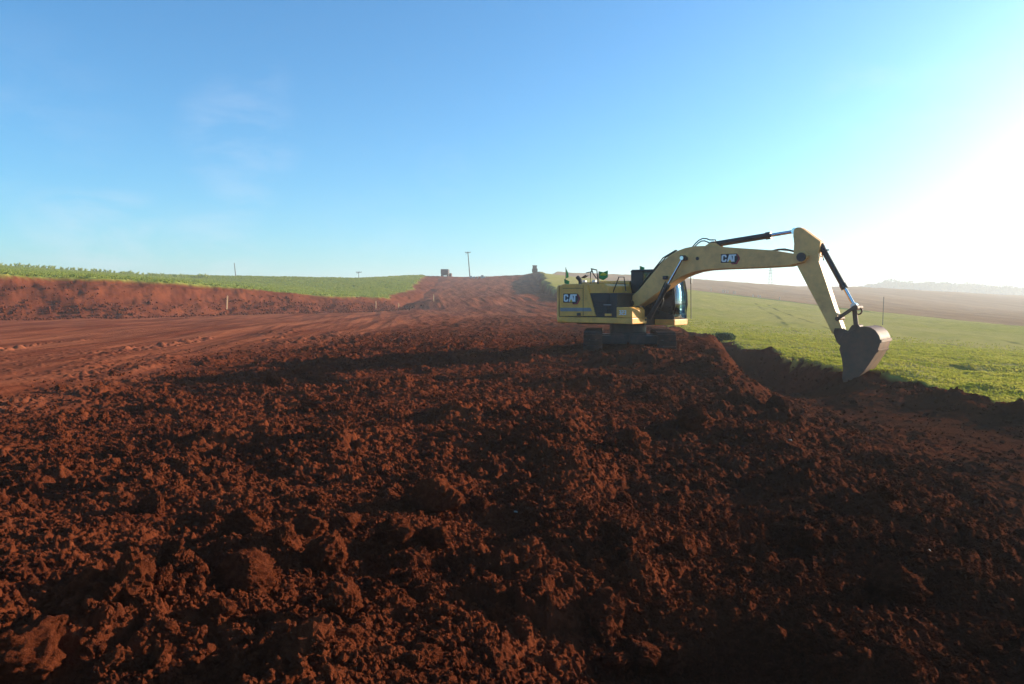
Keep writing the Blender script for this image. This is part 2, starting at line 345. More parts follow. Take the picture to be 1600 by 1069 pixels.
M_YEL2 = simple('boom_paint', (.92, .47, .14), .5, 0, (.78, .41, .15), 2, .5, .4, .1)
M_GREY = simple('grey_band', (.28, .28, .27), .55, 0, None, 5, .3, .3)
M_BLK = simple('black_paint', (.022, .022, .024), .5, 0, (.04, .038, .036), 5, .6, .25)
M_RUB = simple('cab_dark', (.014, .014, .015), .45, 0, (.03, .03, .03), 5, .6, .12)
M_STEEL = simple('track_steel', (.03, .022, .018), .8, .1, (.07, .03, .02), 7, .9, .5, .3)
M_WORN = simple('bucket_steel', (.10, .058, .036), .65, .08, (.18, .075, .04), 5, .8, .55, .2)
M_CHROME = simple('rod_chrome', (.62, .63, .65), .18, 1.0, None, 4, .15)
M_HOSE = simple('hose_rubber', (.02, .02, .02), .6)
M_WHITE = simple('white_letter', (.78, .78, .76), .5, 0, None, 5, .12)
M_LBLK = simple('decal_black', (.02, .02, .022), .5)
M_RED = simple('decal_red', (.42, .02, .03), .5)
M_LYEL = simple('decal_yellow', (.75, .45, .03), .5)
M_WOOD = simple('pale_wood', (.62, .38, .2), .8, 0, (.45, .25, .13), 14, .6)
M_POST = simple('grey_post', (.16, .14, .12), .85, 0, None, 9, .5)
M_CONC = simple('concrete', (.3, .29, .27), .85, 0, None, 3, .4)
M_FGREEN = simple('flag_green', (.02, .27, .08), .8, 0, (.015, .2, .06), 20, .4)
M_FYEL = simple('flag_yellow', (.8, .6, .04), .8); M_FBLU = simple('flag_blue', (.02, .04, .25), .8)
M_FENCE = simple('weathered_white', (.55, .5, .42), .85, 0, None, 5, .4)
m, nt, b = newmat('cab_glass'); M_GLASS = m
b.inputs['Base Color'].default_value = (.55, .66, .68, 1); b.inputs['Roughness'].default_value = .03
gl = nt.nodes.new('ShaderNodeBsdfGlossy'); gl.inputs[0].default_value = (.85, .95, .97, 1); gl.inputs['Roughness'].default_value = .03
tp = nt.nodes.new('ShaderNodeBsdfTransparent'); tp.inputs[0].default_value = (.6, .75, .75, 1)
mx = nt.nodes.new('ShaderNodeMixShader'); mx.inputs[0].default_value = .3; nt.links.new(tp.outputs[0], mx.inputs[1]); nt.links.new(gl.outputs[0], mx.inputs[2]); nt.links.new(mx.outputs[0], nt.nodes['Material Output'].inputs[0])
M_TINT = simple('tinted_glass', (.012, .016, .02), .12, 0, None, 4, .1, 0, 0, .6)
def leafmat(name, c1, c2, tr):
    m, nt, b = newmat(name)
    c = mixc(nt, ramp(nt, noise(nt, 1.2, 4), .35, .65), c1, c2)
    nt.links.new(c, b.inputs['Base Color']); b.inputs['Roughness'].default_value = .7; b.inputs['Specular IOR Level'].default_value = .2
    t = nt.nodes.new('ShaderNodeBsdfTranslucent'); nt.links.new(c, t.inputs[0])
    mx = nt.nodes.new('ShaderNodeMixShader'); mx.inputs[0].default_value = tr
    nt.links.new(b.outputs[0], mx.inputs[1]); nt.links.new(t.outputs[0], mx.inputs[2])
    nt.links.new(mx.outputs[0], nt.nodes['Material Output'].inputs[0]); return m
M_LEAF = leafmat('field_leaf', (.28, .31, .03), (.46, .41, .08), .5)
M_LEAF2 = leafmat('crop_leaf', (.27, .33, .05), (.41, .41, .09), .5)
M_BUSH = leafmat('bush_leaf', (.03, .075, .02), (.05, .10, .03), .25)
M_TREE = leafmat('far_leaf', (.035, .065, .03), (.06, .09, .04), .2)

# ------------------------------------------------------------------ object helpers
def tag(o, label=None, cat=None, group=None, kind=None):
    if label: o['label'] = label
    if cat: o['category'] = cat
    if group: o['group'] = group
    if kind: o['kind'] = kind
    return o
def meshobj(name, me, mat, parent=None):
    o = bpy.data.objects.new(name, me); COL.objects.link(o)
    if mat: me.materials.append(mat)
    if parent: o.parent = parent
    return o
def npmesh(name, V, Fc, mat=None, attrs=None, smooth=True, parent=None):
    """V (n,3), Fc (m,k) index array"""
    me = bpy.data.meshes.new(name); V = np.ascontiguousarray(V, np.float32); Fc = np.ascontiguousarray(Fc, np.int32)
    k = Fc.shape[1]
    me.vertices.add(len(V)); me.vertices.foreach_set('co', V.ravel())
    me.loops.add(Fc.size); me.loops.foreach_set('vertex_index', Fc.ravel())
    me.polygons.add(len(Fc)); me.polygons.foreach_set('loop_start', np.arange(len(Fc), dtype=np.int32) * k)
    me.polygons.foreach_set('use_smooth', np.full(len(Fc), smooth))
    me.update(calc_edges=True)
    for n, a in (attrs or {}).items():
        at = me.attributes.new(n, 'FLOAT', 'POINT'); at.data.foreach_set('value', np.ascontiguousarray(a, np.float32))
    return meshobj(name, me, mat, parent)
def empty(name, loc, rz=0):
    o = bpy.data.objects.new(name, None); COL.objects.link(o); o.location = loc; o.rotation_euler = (0, 0, rz); o.empty_display_size = .3
    return o

# ------------------------------------------------------------------ build the ground
azf = np.linspace(-R(38), R(38), 1250)
az = np.concatenate([np.linspace(-R(178), -R(60), 30), np.linspace(-R(58), -R(38.5), 50), azf, np.linspace(R(38.5), R(58), 50), np.linspace(R(60), R(178), 30)])
rr = [1.2]
while rr[-1] < 2900:
    r = rr[-1]
    k = .012 if r < 2.5 else .0019 if r < 42 else .003 if r < 60 else .0045 if r < 300 else .02
    rr.append(r * (1 + k))
rr = np.array(rr)
AZ, RR = np.meshgrid(az, rr); X = RR * np.sin(AZ); Y = RR * np.cos(AZ)
SPC = np.maximum(RR * .0012, np.gradient(rr)[:, None] * np.ones_like(AZ) * .8)
dz = np.gradient(az)[None, :] * RR; SPC = np.maximum(SPC, dz)
Z, tr, cr, gr, br, fl, rough = terrain(X, Y, SPC)
nR, nA = X.shape
lush = np.clip(sstep(10, 2, -(-np.abs(sdf([(q[0], q[1]) for q in GB] + [(10, 262)], X, Y)))) * gr * sstep(60, 140, RR) * (X < 70), 0, 1) * .75
lush = np.maximum(lush, gr * np.clip(np.exp(-(((X - 13.3) / 1.6) ** 2 + ((Y - 49) / 4) ** 2)), 0, 1) * .8)
lush = np.maximum(lush, cr * np.exp(-(((X + 26) / 12) ** 2 + ((Y - 200) / 16) ** 2)) * .9)
# wheel tracks and a darker strip in the field
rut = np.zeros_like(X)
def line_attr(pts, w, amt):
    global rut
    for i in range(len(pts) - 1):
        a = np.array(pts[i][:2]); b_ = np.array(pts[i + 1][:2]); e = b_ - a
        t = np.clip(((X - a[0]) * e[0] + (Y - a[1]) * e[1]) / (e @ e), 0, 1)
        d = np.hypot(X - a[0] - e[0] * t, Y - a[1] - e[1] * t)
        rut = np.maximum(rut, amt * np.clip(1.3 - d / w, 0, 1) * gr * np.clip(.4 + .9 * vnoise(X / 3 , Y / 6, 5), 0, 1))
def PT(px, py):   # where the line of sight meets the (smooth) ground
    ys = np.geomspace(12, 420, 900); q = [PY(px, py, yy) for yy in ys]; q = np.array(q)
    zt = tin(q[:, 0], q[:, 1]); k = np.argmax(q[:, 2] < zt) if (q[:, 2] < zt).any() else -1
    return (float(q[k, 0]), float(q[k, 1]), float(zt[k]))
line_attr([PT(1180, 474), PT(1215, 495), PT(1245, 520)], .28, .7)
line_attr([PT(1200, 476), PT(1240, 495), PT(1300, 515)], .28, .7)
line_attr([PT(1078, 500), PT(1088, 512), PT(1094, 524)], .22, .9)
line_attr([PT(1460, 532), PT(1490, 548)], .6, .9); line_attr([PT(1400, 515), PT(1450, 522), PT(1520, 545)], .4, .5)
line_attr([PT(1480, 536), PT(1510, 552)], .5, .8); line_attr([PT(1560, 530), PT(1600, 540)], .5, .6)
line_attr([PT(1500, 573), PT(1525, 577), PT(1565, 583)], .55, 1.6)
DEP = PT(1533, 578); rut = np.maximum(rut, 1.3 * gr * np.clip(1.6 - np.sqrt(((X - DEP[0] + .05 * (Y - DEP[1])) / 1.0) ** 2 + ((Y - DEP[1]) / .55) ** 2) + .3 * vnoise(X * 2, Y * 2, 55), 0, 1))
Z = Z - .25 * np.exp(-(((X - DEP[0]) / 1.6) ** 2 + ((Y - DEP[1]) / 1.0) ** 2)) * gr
V = np.stack([X, Y, Z], -1).reshape(-1, 3)
idx = np.arange(nR * nA).reshape(nR, nA)
Q = np.stack([idx[:-1, :-1], idx[:-1, 1:], idx[1:, 1:], idx[1:, :-1]], -1)[:, :, ::-1]
painted_shade = np.clip(np.maximum(fl * 1.1, rough * sstep(-.25, -.7, Z) * (X > 3) * .8) + rough * .7 * sstep(-1.0, 3.5, X - Y * .02) * (Y < 60), 0, 1) * rough  # mask for painted shade: trench floor, low ground, soil towards the right
painted_shade = painted_shade * (1 - np.clip(.25 * fbm(X / 1.4, Y / 1.4, 77, 2), -.3, .3))
ATT = dict(track=np.maximum(tr, rough * sstep(42, 60, RR) * .25), crop=cr, grass=gr, brown=br, painted_shade=painted_shade, lush=lush, rut=np.clip(rut, 0, 1))
zone = np.zeros((nR, nA), int)
zone[tr > .5] = 1; zone[cr > .5] = 2; zone[gr > .5] = 3; zone[br > .5] = 4
zq = zone[:-1, :-1]
for k, (nm) in enumerate(('ground', 'dirt_road', 'crop_field', 'green_field', 'ploughed_field')):
    f = Q[zq == k].reshape(-1, 4)
    if not len(f): continue
    u, inv = np.unique(f, return_inverse=True)
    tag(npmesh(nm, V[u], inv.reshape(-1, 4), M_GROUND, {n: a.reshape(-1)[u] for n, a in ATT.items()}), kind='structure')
def zat(x, y):
    x = np.atleast_1d(np.asarray(x, float)); y = np.atleast_1d(np.asarray(y, float))
    r = np.hypot(x, y); a = np.arctan2(x, y)
    i = np.clip(np.searchsorted(rr, r), 0, nR - 1); j = np.clip(np.searchsorted(az, a), 0, nA - 1)
    return Z[i, j], i, j
# a disc of soil under the camera closes the hole in the polar grid
th = np.linspace(0, 2 * np.pi, 60, endpoint=False)
tag(npmesh('ground', np.vstack([[[0, 0, .2]], np.stack([1.35 * np.sin(th), 1.35 * np.cos(th), np.full(60, .2)], -1)]), np.array([[0, 1 + (i + 1) % 60, 1 + i] for i in range(60)]), M_CLOD), kind='structure')

# ------------------------------------------------------------------ loose clods
def ico(sub):
    bm = bmesh.new(); bmesh.ops.create_icosphere(bm, subdivisions=sub, radius=1)
    v = np.array([q.co[:] for q in bm.verts]); f = np.array([[q.index for q in p.verts] for p in bm.faces]); bm.free(); return v, f
def rock(v, seed, cuts=7, rough_=.12):
    g = np.random.default_rng(seed); v = v.copy()
    for _ in range(cuts):
        n = g.normal(size=3); n /= np.linalg.norm(n); d = g.uniform(.45, .85)
        s = v @ n; over = s > d; v[over] -= np.outer((s[over] - d) * .85, n)
    for k in (2.2, 4.5, 9.0, 17.0):
        a = g.uniform(0, 6.28, 3); A = g.normal(size=(3, 3)) * k
        w = np.sin(v @ A.T + a).prod(1) ; v *= (1 + rough_ * (2.2 / k) ** .6 * 2.2 * w)[:, None]
    return v
def scatter(name, P, S, protos, faces, attrs_m, label):
    n = len(P); nv = len(protos[0]); which = rng.integers(0, len(protos), n)
    A = rng.normal(size=(n, 4)); A /= np.linalg.norm(A, axis=1)[:, None]
    w, x, y, z = A.T
    Rm = np.stack([1 - 2 * (y * y + z * z), 2 * (x * y - z * w), 2 * (x * z + y * w), 2 * (x * y + z * w), 1 - 2 * (x * x + z * z), 2 * (y * z - x * w), 2 * (x * z - y * w), 2 * (y * z + x * w), 1 - 2 * (x * x + y * y)], -1).reshape(n, 3, 3)
    B = np.array(protos)[which] * rng.uniform(.65, 1.0, (n, 1, 3))
    VV = np.einsum('nij,nkj->nki', Rm, B) * S[:, None, None] + P[:, None, :]
    FF = (faces[None] + (np.arange(n) * nv)[:, None, None]).reshape(-1, 3)
    o = npmesh(name, VV.reshape(-1, 3), FF, M_CLOD, {'painted_shade': np.repeat(attrs_m, nv)}, smooth=len(protos[0]) > 1000)
    return tag(o, label, 'soil clods', kind='stuff')
def pick(n, r0, r1, power):
    r = r0 * (r1 / r0) ** (rng.random(n) ** power); a = rng.uniform(-R(40), R(40), n)
    x = r * np.sin(a); y = r * np.cos(a); z, i, j = zat(x, y)
    k = rng.random(n) < rough[i, j] * np.where(fl[i, j] > .5, .35, 1) * (.35 + .65 * (vnoise(x / 1.1, y / 1.1, 91) > -.2))
    return x[k], y[k], z[k], painted_shade[i, j][k]
v3, f3 = ico(3); v2, f2 = ico(2); v1, f1 = ico(1)
PR3 = [rock(v3, s) for s in range(14)]; PR2 = [rock(v2, 50 + s, 8, .2) for s in range(16)]; PR1 = [rock(v1, 90 + s, 5, .22) for s in range(16)]
v3, f3 = ico(4); PR3 = []
for q in range(10):
    vv = rock(v3, q, 9); nn = vv / np.linalg.norm(vv, axis=1)[:, None]; g = np.random.default_rng(q)
    for kk in (14, 26, 45): vv = vv + nn * (.9 / kk * np.abs(np.sin(vv @ (g.normal(size=(3, 3)) * kk).T + 1).sum(1)))[:, None]
    PR3.append(vv)
x, y, z, m = pick(620, 2.6, 30, .8); s = .045 + .06 * rng.random(len(x)) ** 2.5
scatter('soil_clod', np.stack([x, y, z + s * .15], -1), s, PR3, f3, m, 'fist sized clods of red soil lying all over the dug ground')
x, y, z, m = pick(150, 3.2, 26, .9); s = .08 + .08 * rng.random(len(x)) ** 2
scatter('soil_clod', np.stack([x, y, z + s * .15], -1), s, PR3, f3, m, 'larger broken clods of red soil strewn over the dug ground')
x, y, z, m = pick(38000, 8, 45, .9); s = .022 + .04 * rng.random(len(x)) ** 2
scatter('soil_crumb', np.stack([x, y, z + s * .2], -1), s, PR1, f1, m, 'crumbs of red soil over the farther dug ground')
x, y, z, m = pick(19000, 2.4, 12, .85); s = .013 + .028 * rng.random(len(x)) ** 2
scatter('soil_crumb', np.stack([x, y, z + s * .2], -1), s, PR2, f2, m, 'small crumbs of red soil covering the dug ground')
x, y, z, m = pick(110000, 2.4, 18, .9); s = .009 + .014 * rng.random(len(x)) ** 1.5
scatter('soil_grit', np.stack([x, y, z + s * .2], -1), s, PR1, f1, m, 'fine grit of red soil between the larger crumbs')
# crumbs and clods on the left bank and the bottom of the spoil
n = 5000; t = rng.random(n); LBp = np.array(LB[2:10]); k = t * (len(LBp) - 1); i0 = np.floor(k).astype(int); fr = (k - i0)[:, None]
c = LBp[i0] * (1 - fr) + LBp[np.minimum(i0 + 1, len(LBp) - 1)] * fr
x = c[:, 0] + rng.normal(size=n) * 1.5; y = c[:, 1] + np.abs(rng.normal(size=n)) * 2.5 - 1; z, i, j = zat(x, y)
s = .04 + .16 * rng.random(n) ** 3
scatter('spoil_clod', np.stack([x, y, z + s * .3], -1), s, PR2, f2, np.zeros(n), 'lumps of red earth lining the foot of the far spoil bank')
# the big clods, each a thing
BIG = [ # px, py(base centre), width px, label
 (682, 792, 66, 'largest upright red clod, peaked, right of the middle of the loose soil'),
 (518, 882, 68, 'broad red clod with a steep left side, in the foreground'),
 (538, 826, 44, 'blocky red clod directly behind the broad foreground clod'),
 (345, 962, 40, 'rounded pale red clod standing alone near the bottom left'),
 (268, 876, 42, 'leaning red clod left of the crumbly foreground mound'),
 (538, 955, 62, 'low rounded clod nearer the viewer than the broad clod'),
 (375, 835, 56, 'wide flat topped clod above the leaning clod'),
 (484, 832, 46, 'smaller clod just left of the blocky clod'),
 (680, 856, 44, 'square clod right below the largest upright clod'),
 (620, 846, 50, 'row of crumbling clods joined together left of the square clod'),
 (28, 1062, 90, 'big smooth clod cut by the bottom left corner'),
 (176, 935, 40, 'small clod above the black hollow at the lower left'),
 (1085, 668, 44, 'largest dark brown boulder of earth on the ridge'),
 (990, 700, 46, 'tall dark clod left of the dark boulder of earth'),
 (1215, 640, 28, 'dark clod on the lip of the trench'),
 (1258, 850, 40, 'dark clod low on the shoulder of the trench side'),
 (1000, 1035, 54, 'red brown clod at the edge of the black hollow near the bottom'),
 (1400, 930, 60, 'dark clod half buried in the lower right soil'),
 (385, 915, 70, 'crumbly wide mound of a clod in the left foreground'),
 (485, 640, 30, 'clod on the low ridge in the left middle distance'),
 (425, 600, 22, 'small clod far out on the left of the loose soil')]
def HIT(px, py):
    ys = np.geomspace(2.2, 60, 700); q = np.array([PY(px, py, yy) for yy in ys]); zt, i, j = zat(q[:, 0], q[:, 1])
    k = np.argmax(q[:, 2] < zt + .02); return q[k, 0], q[k, 1], zt[k], painted_shade[i[k], j[k]]
v4, f4 = ico(5)
for q, (px, py, w, lab) in enumerate(BIG):
    x, y, z, mo = HIT(px, py); s = .5 * w * math.hypot(x, y) / F * 1.12
    vv = rock(v4, 300 + q, 9, .10)
    g = np.random.default_rng(q); nrm = vv / np.linalg.norm(vv, axis=1)[:, None]
    for kk in (16, 33, 60):
        A = g.normal(size=(3, 3)) * kk * .8; vv = vv + nrm * (1.0 / kk * np.abs(np.sin(vv @ A.T + 1).sum(1)))[:, None]
    ang = g.uniform(0, 6.28); c_, s_ = math.cos(ang), math.sin(ang)
    vv = vv * np.array([1.05, .85, .8]); vv = np.stack([vv[:, 0] * c_ - vv[:, 1] * s_, vv[:, 0] * s_ + vv[:, 1] * c_, vv[:, 2]], -1)
    o = npmesh('soil_boulder', vv * s, f4, M_CLOD, {'painted_shade': np.full(len(vv), mo)})
    o.location = (x, y, z + s * .5); tag(o, lab, 'clod', 'big clods of earth on the loose soil')
# three pale pebbles
M_PEB = simple('pale_stone', (.34, .27, .22), .8)
for px, py, w, lab in ((1450, 861, 6.5, 'pale pebble low on the dark soil at the right'), (1235, 687, 4, 'pale pebble on the ridge left of the dark trench'), (806, 800, 5, 'tiny pale pebble in the middle of the loose soil')):
    x, y, z, mo = HIT(px, py); s = .5 * w * math.hypot(x, y) / F
    o = npmesh('pebble', PR3[3] * s * np.array([1.2, .7, .6]), f3, M_PEB); o.location = (x, y, z + s * .8); tag(o, lab, 'pebble')

# ------------------------------------------------------------------ leaves of the fields
def blades(name, x, y, z, h, wd, mat, label, cat, nb=3, lean=.5):
    n = len(x); VV = []; FF = []
    a = rng.uniform(0, 6.28, (nb, n)); base = 0
    for k in range(nb):
        ca_, sa_ = np.cos(a[k]), np.sin(a[k]); hh = h * rng.uniform(.6, 1.15, n); ln = hh * lean * rng.uniform(.3, 1.3, n)
        w_ = wd * rng.uniform(.6, 1.3, n)
        p0 = np.stack([x - sa_ * w_ * .3, y + ca_ * w_ * .3, z - .02], -1); p1 = np.stack([x + sa_ * w_ * .3, y - ca_ * w_ * .3, z - .02], -1)
        p2 = np.stack([x + ca_ * ln * .5 + sa_ * w_, y + sa_ * ln * .5 - ca_ * w_, z + hh * .7], -1)
        p3 = np.stack([x + ca_ * ln * 1.3, y + sa_ * ln * 1.3, z + hh], -1)
        p4 = np.stack([x + ca_ * ln * .5 - sa_ * w_, y + sa_ * ln * .5 + ca_ * w_, z + hh * .7], -1)
        VV.append(np.stack([p0, p1, p2, p3, p4], 1).reshape(-1, 3))
        i = np.arange(n) * 5 + base; FF.append(np.stack([i, i + 1, i + 2, i + 3, i + 4], -1)); base += n * 5
    o = npmesh(name, np.vstack(VV), np.vstack(FF), mat, smooth=False); return tag(o, label, cat, kind='stuff')
n = 210000
r = 15 * (80 / 15) ** (rng.random(n) ** .9); a = rng.uniform(R(8), R(42), n); x = r * np.sin(a); y = r * np.cos(a); z, i, j = zat(x, y)
k = (rng.random(n) < gr[i, j]) & (gr[i, j] > .6) & (rut[i, j] < .5) & (rng.random(n) < (.55 + .6 * vnoise(x * .8, y * .8, 8)) * (1 - .9 * sstep(22, 78, r)))
blades('low_grass', x[k], y[k], z[k], .035 + .0006 * r[k], .008 + .0006 * r[k], M_LEAF, 'low yellow green seedlings growing over the field beside the trench', 'grass')
n = 90000
x = rng.uniform(-150, -12, n); y = rng.uniform(60, 262, n); z, i, j = zat(x, y); k = (cr[i, j] > .6) & (np.abs(np.arctan2(x, y)) < R(40))
blades('crop_leaves', x[k], y[k], z[k], np.full(k.sum(), .24), np.full(k.sum(), .10), M_LEAF2, 'leafy green crop growing above the left spoil bank', 'crop', 3, .8)
n = 170
px = rng.uniform(-60, 330, n) ; pts = [PY(p, 416 + .055 * p, 206) for p in px]; x = np.array([q[0] for q in pts]); y = np.array([q[1] for q in pts]) + rng.normal(size=n) * 4; z, i, j = zat(x, y)
blades('tall_weeds', x, y, z, rng.uniform(.4, 1.2, n), np.full(n, .16), M_LEAF2, 'tall weeds standing out of the crop on the left skyline', 'weeds', 6, .5)

# ------------------------------------------------------------------ mesh builder
class MB:
    def __init__(s): s.bm = bmesh.new()
    def box(s, c, d, rot=None):
        g = bmesh.ops.create_cube(s.bm, size=1)['verts']
        M = Matrix.Translation(c) @ (rot or Matrix.Identity(4)) @ Matrix.Diagonal((*d, 1)); bmesh.ops.transform(s.bm, matrix=M, verts=g); return s
    def prism(s, poly, y0, y1):   # polygon in x,z; extruded along y
        a = [s.bm.verts.new((p[0], y0, p[1])) for p in poly]; b_ = [s.bm.verts.new((p[0], y1, p[1])) for p in poly]
        s.bm.faces.new(a); s.bm.faces.new(b_[::-1]); n = len(poly)
        for i in range(n): s.bm.faces.new((a[i], b_[i], b_[(i + 1) % n], a[(i + 1) % n]))
        return s
    def plan(s, poly, z0, z1):
        a = [s.bm.verts.new((p[0], p[1], z0)) for p in poly]; b_ = [s.bm.verts.new((p[0], p[1], z1)) for p in poly]
        s.bm.faces.new(a[::-1]); s.bm.faces.new(b_); n = len(poly)
        for i in range(n): s.bm.faces.new((a[i], a[(i + 1) % n], b_[(i + 1) % n], b_[i]))
        return s
    def tube(s, pts, r, n=10):
        pts = [Vector(p) for p in pts]; rs = r if isinstance(r, (list, tuple)) else [r] * len(pts); rings = []
        for i, p in enumerate(pts):
            d = (pts[min(i + 1, len(pts) - 1)] - pts[max(i - 1, 0)]).normalized()
            u = d.cross(Vector((0, 0, 1))); u = u if u.length > .05 else d.cross(Vector((1, 0, 0))); u.normalize(); w = d.cross(u)
            rings.append([s.bm.verts.new(p + rs[i] * (math.cos(t) * u + math.sin(t) * w)) for t in [2 * math.pi * k / n for k in range(n)]])
        for i in range(len(rings) - 1):
            for k in range(n): s.bm.faces.new((rings[i][k], rings[i][(k + 1) % n], rings[i + 1][(k + 1) % n], rings[i + 1][k]))
        s.bm.faces.new(rings[0][::-1]); s.bm.faces.new(rings[-1]); return s
    def build(s, name, mat, parent=None, bevel=0, smooth=False):
        bmesh.ops.recalc_face_normals(s.bm, faces=s.bm.faces)
        me = bpy.data.meshes.new(name); s.bm.to_mesh(me); s.bm.free()
        o = meshobj(name, me, mat, parent)
        if smooth:
            for p in me.polygons: p.use_smooth = True
        if bevel:
            b_ = o.modifiers.new('bevel', 'BEVEL'); b_.width = bevel; b_.segments = 3; b_.limit_method = 'ANGLE'; b_.angle_limit = R(35)
        return o

# ------------------------------------------------------------------ excavator
OX, OY, OZ = 4.0, 26.5, 0.0
YAW = R(-38); FX, FY = math.cos(YAW), math.sin(YAW)
EX = empty('excavator', (OX, OY, OZ), YAW)
tag(EX, 'yellow tracked excavator with its bucket lowered into the trench edge', 'excavator')
def U(px, py, yl):
    """local x,z where the sight line meets the machine's vertical plane y = yl"""
    u = (px - CX) / F; v = -(py - CY) / F
    d = (u, math.cos(PITCH) + v * math.sin(PITCH), -math.sin(PITCH) + v * math.cos(PITCH))
    lx, ly = -FY, FX   # left direction
    # solve t*d = O + x f + yl l
    bx = OX + yl * lx; by = OY + yl * ly
    det = d[0] * (-FY) - d[1] * (-FX)
    t = (bx * (-FY) - by * (-FX)) / det; x = (t * d[0] - bx) * FX + (t * d[1] - by) * FY
    return (x, EYE + d[2] * t - OZ)
def UP(pts, yl): return [U(p[0], p[1], yl) for p in pts]
# undercarriage
TA = R(-97) - YAW
def make_track(side):
    L, H, w = 4.1, .84, .6; n = 46; hr = H / 2; straight = L - H
    Rt = Matrix.Rotation(TA, 4, 'Z'); off = side * 1.17
    def P(x, y, z): return Rt @ Vector((x, y + off, z))
    def path(s):
        per = 2 * straight + 2 * math.pi * hr; s %= per
        if s < straight: return (-straight / 2 + s, H, 0)
        s -= straight
        if s < math.pi * hr: a = s / hr; return (straight / 2 + hr * math.sin(a), hr + hr * math.cos(a), a)
        s -= math.pi * hr
        if s < straight: return (straight / 2 - s, 0, math.pi)
        s -= straight; a = s / hr; return (-straight / 2 - hr * math.sin(a), hr - hr * math.cos(a), math.pi + a)
    per = 2 * straight + 2 * math.pi * hr; m = MB()
    for k in range(n):
        x, z, a = path(k * per / n); M = Matrix.Rotation(a, 4, 'Y')
        m.box(P(x, 0, z), (per / n * .9, w, .035), Rt @ M)
        for dx in (-.05, .0, .05):
            e = M @ Vector((dx, 0, .03)); m.box(P(x + e.x, 0, z + e.z), (.014, w, .04), Rt @ M)
        e = M @ Vector((0, 0, -.06)); m.box(P(x + e.x, 0, z + e.z), (per / n * .7, .16, .08), Rt @ M)
    t = m.build('track', M_STEEL, EX, .006)
    m = MB()
    m.box(P(0, 0, .44), (straight * 1.02, .26, .36), Rt); m.box(P(0, 0, .62), (straight * .7, .3, .06), Rt); m.build('track_frame', M_BLK, t, .02)
    for sx, nm in ((-1, 'sprocket'), (1, 'idler_wheel')):
        m = MB(); m.tube([P(sx * straight / 2, -.08, hr), P(sx * straight / 2, .08, hr)], .31, 24); m.tube([P(sx * straight / 2, -.2, hr), P(sx * straight / 2, .2, hr)], .14, 16)
        m.build(nm, M_BLK, t, .01)
    for k in range(7): xk = -1.25 + k * 2.5 / 6; MB().tube([P(xk, -.17, .17), P(xk, .17, .17)], .09, 14).build('roller', M_STEEL, t)
    return t
make_track(1); make_track(-1)
Rt = Matrix.Rotation(TA, 4, 'Z'); m = MB()
for yy in (-.55, .55):
    for xx in (-.75, .75): m.box(Rt @ Vector((xx * .8, yy, .58)), (.42, 1.0, .28), Rt)
m.box((0, 0, .66), (1.5, 1.2, .34), Rt); m.build('undercarriage_frame', M_BLK, EX, .03)
m = MB(); m.tube([(0, 0, .8), (0, 0, 1.1)], .62, 40); m.build('swing_ring', M_BLK, EX)
# upper frame: rails, platform
ys = -1.35
xr, _ = U(869, 499, ys); xb, zb = U(988, 497, ys); _, zbot = U(988, 506.5, ys)
ZD = zb                          # deck level
m = MB(); m.box(((xr + xb) / 2 + .15, -.85, (zbot + ZD) / 2), (xb - xr - .3, 1.0, ZD - zbot)); m.build('side_rail', M_YEL, EX, .03)
m = MB(); m.box((-.5, 0, (zbot + ZD) / 2 - .03), (2.7, .8, .28)); m.build('upper_frame', M_BLK, EX, .02)
# counterweight with a rounded back
zt = U(890, 443, ys)[1]
pl = [(-1.62, -1.36)] + [(-2.62 * math.cos(t) * (1 if abs(t) < .45 else 1), 2.62 * math.sin(t)) for t in np.linspace(-.545, .545, 17)] + [(-1.62, 1.36)]
CWX = xr - .02
pl = [(-1.62, -1.36), (xr + .1, -1.36), (xr - .02, -1.27), (xr - .17, -1.0), (xr - .30, -.6), (xr - .35, 0), (xr - .30, .6), (xr - .17, 1.0), (xr - .02, 1.27), (xr + .1, 1.36), (-1.62, 1.36)]
m = MB(); m.plan(pl, zbot - .02, zt - .05); cw = m.build('counterweight', M_YEL, EX, .09)
# engine housing side door (yellow, slanted front edge) and seams
pd = UP([(874.5, 494.5), (875, 449), (879, 444), (917, 443.4), (931, 494.5)], ys)
m = MB(); m.prism(pd, ys - .012, 1.33); eh = m.build('engine_housing', M_YEL, EX, .03)
for a_, b_ in (((874, 446), (874, 494)), ((911.5, 446), (911.5, 494)), ((880, 450.5), (911, 450.5)), ((874, 494.6), (931, 494.6))):
    p, q = U(*a_, ys), U(*b_, ys); m = MB(); m.tube([(p[0], ys - .014, p[1]), (q[0], ys - .014, q[1])], .008, 6); m.build('panel_seam', M_LBLK, eh)
p = UP([(876, 481), (923, 481), (925, 486.5), (876, 486.5)], ys); m = MB(); m.prism(p, ys - .018, ys - .01); m.build('grey_stripe', M_GREY, eh)
p = UP([(902, 489), (907.5, 489), (907.5, 493.5), (902, 493.5)], ys); m = MB(); m.prism(p, ys - .03, ys - .01); m.build('door_latch', M_LBLK, eh)
# hood: upper yellow engine cover with a front face in the sun
xh0 = U(919, 450, ys)[0] - .1; xh1 = U(948, 450, ys)[0]; zh = U(935, 443.5, ys)[1]; zh0 = U(935, 458, ys)[1]
m = MB(); m.prism([(xh0 - .6, zh0 - .1), (xh0 - .6, zh), (xh1 - .12, zh), (xh1, zh - .07), (xh1 + .05, zh0)], -1.30, .28); hood = m.build('hood', M_YEL, EX, .03)
for k in range(3):
    m = MB(); m.box((xh1 - .35 - .36 * k, -.3 - .1 * k, zh + .035), (.3, .9, .07)); m.build('hood_cover', M_YEL, hood, .02)
m = MB(); m.box((xh1 - .9, .8, zh - .12), (1.6, .95, .5)); m.build('hood', M_YEL, EX, .04)
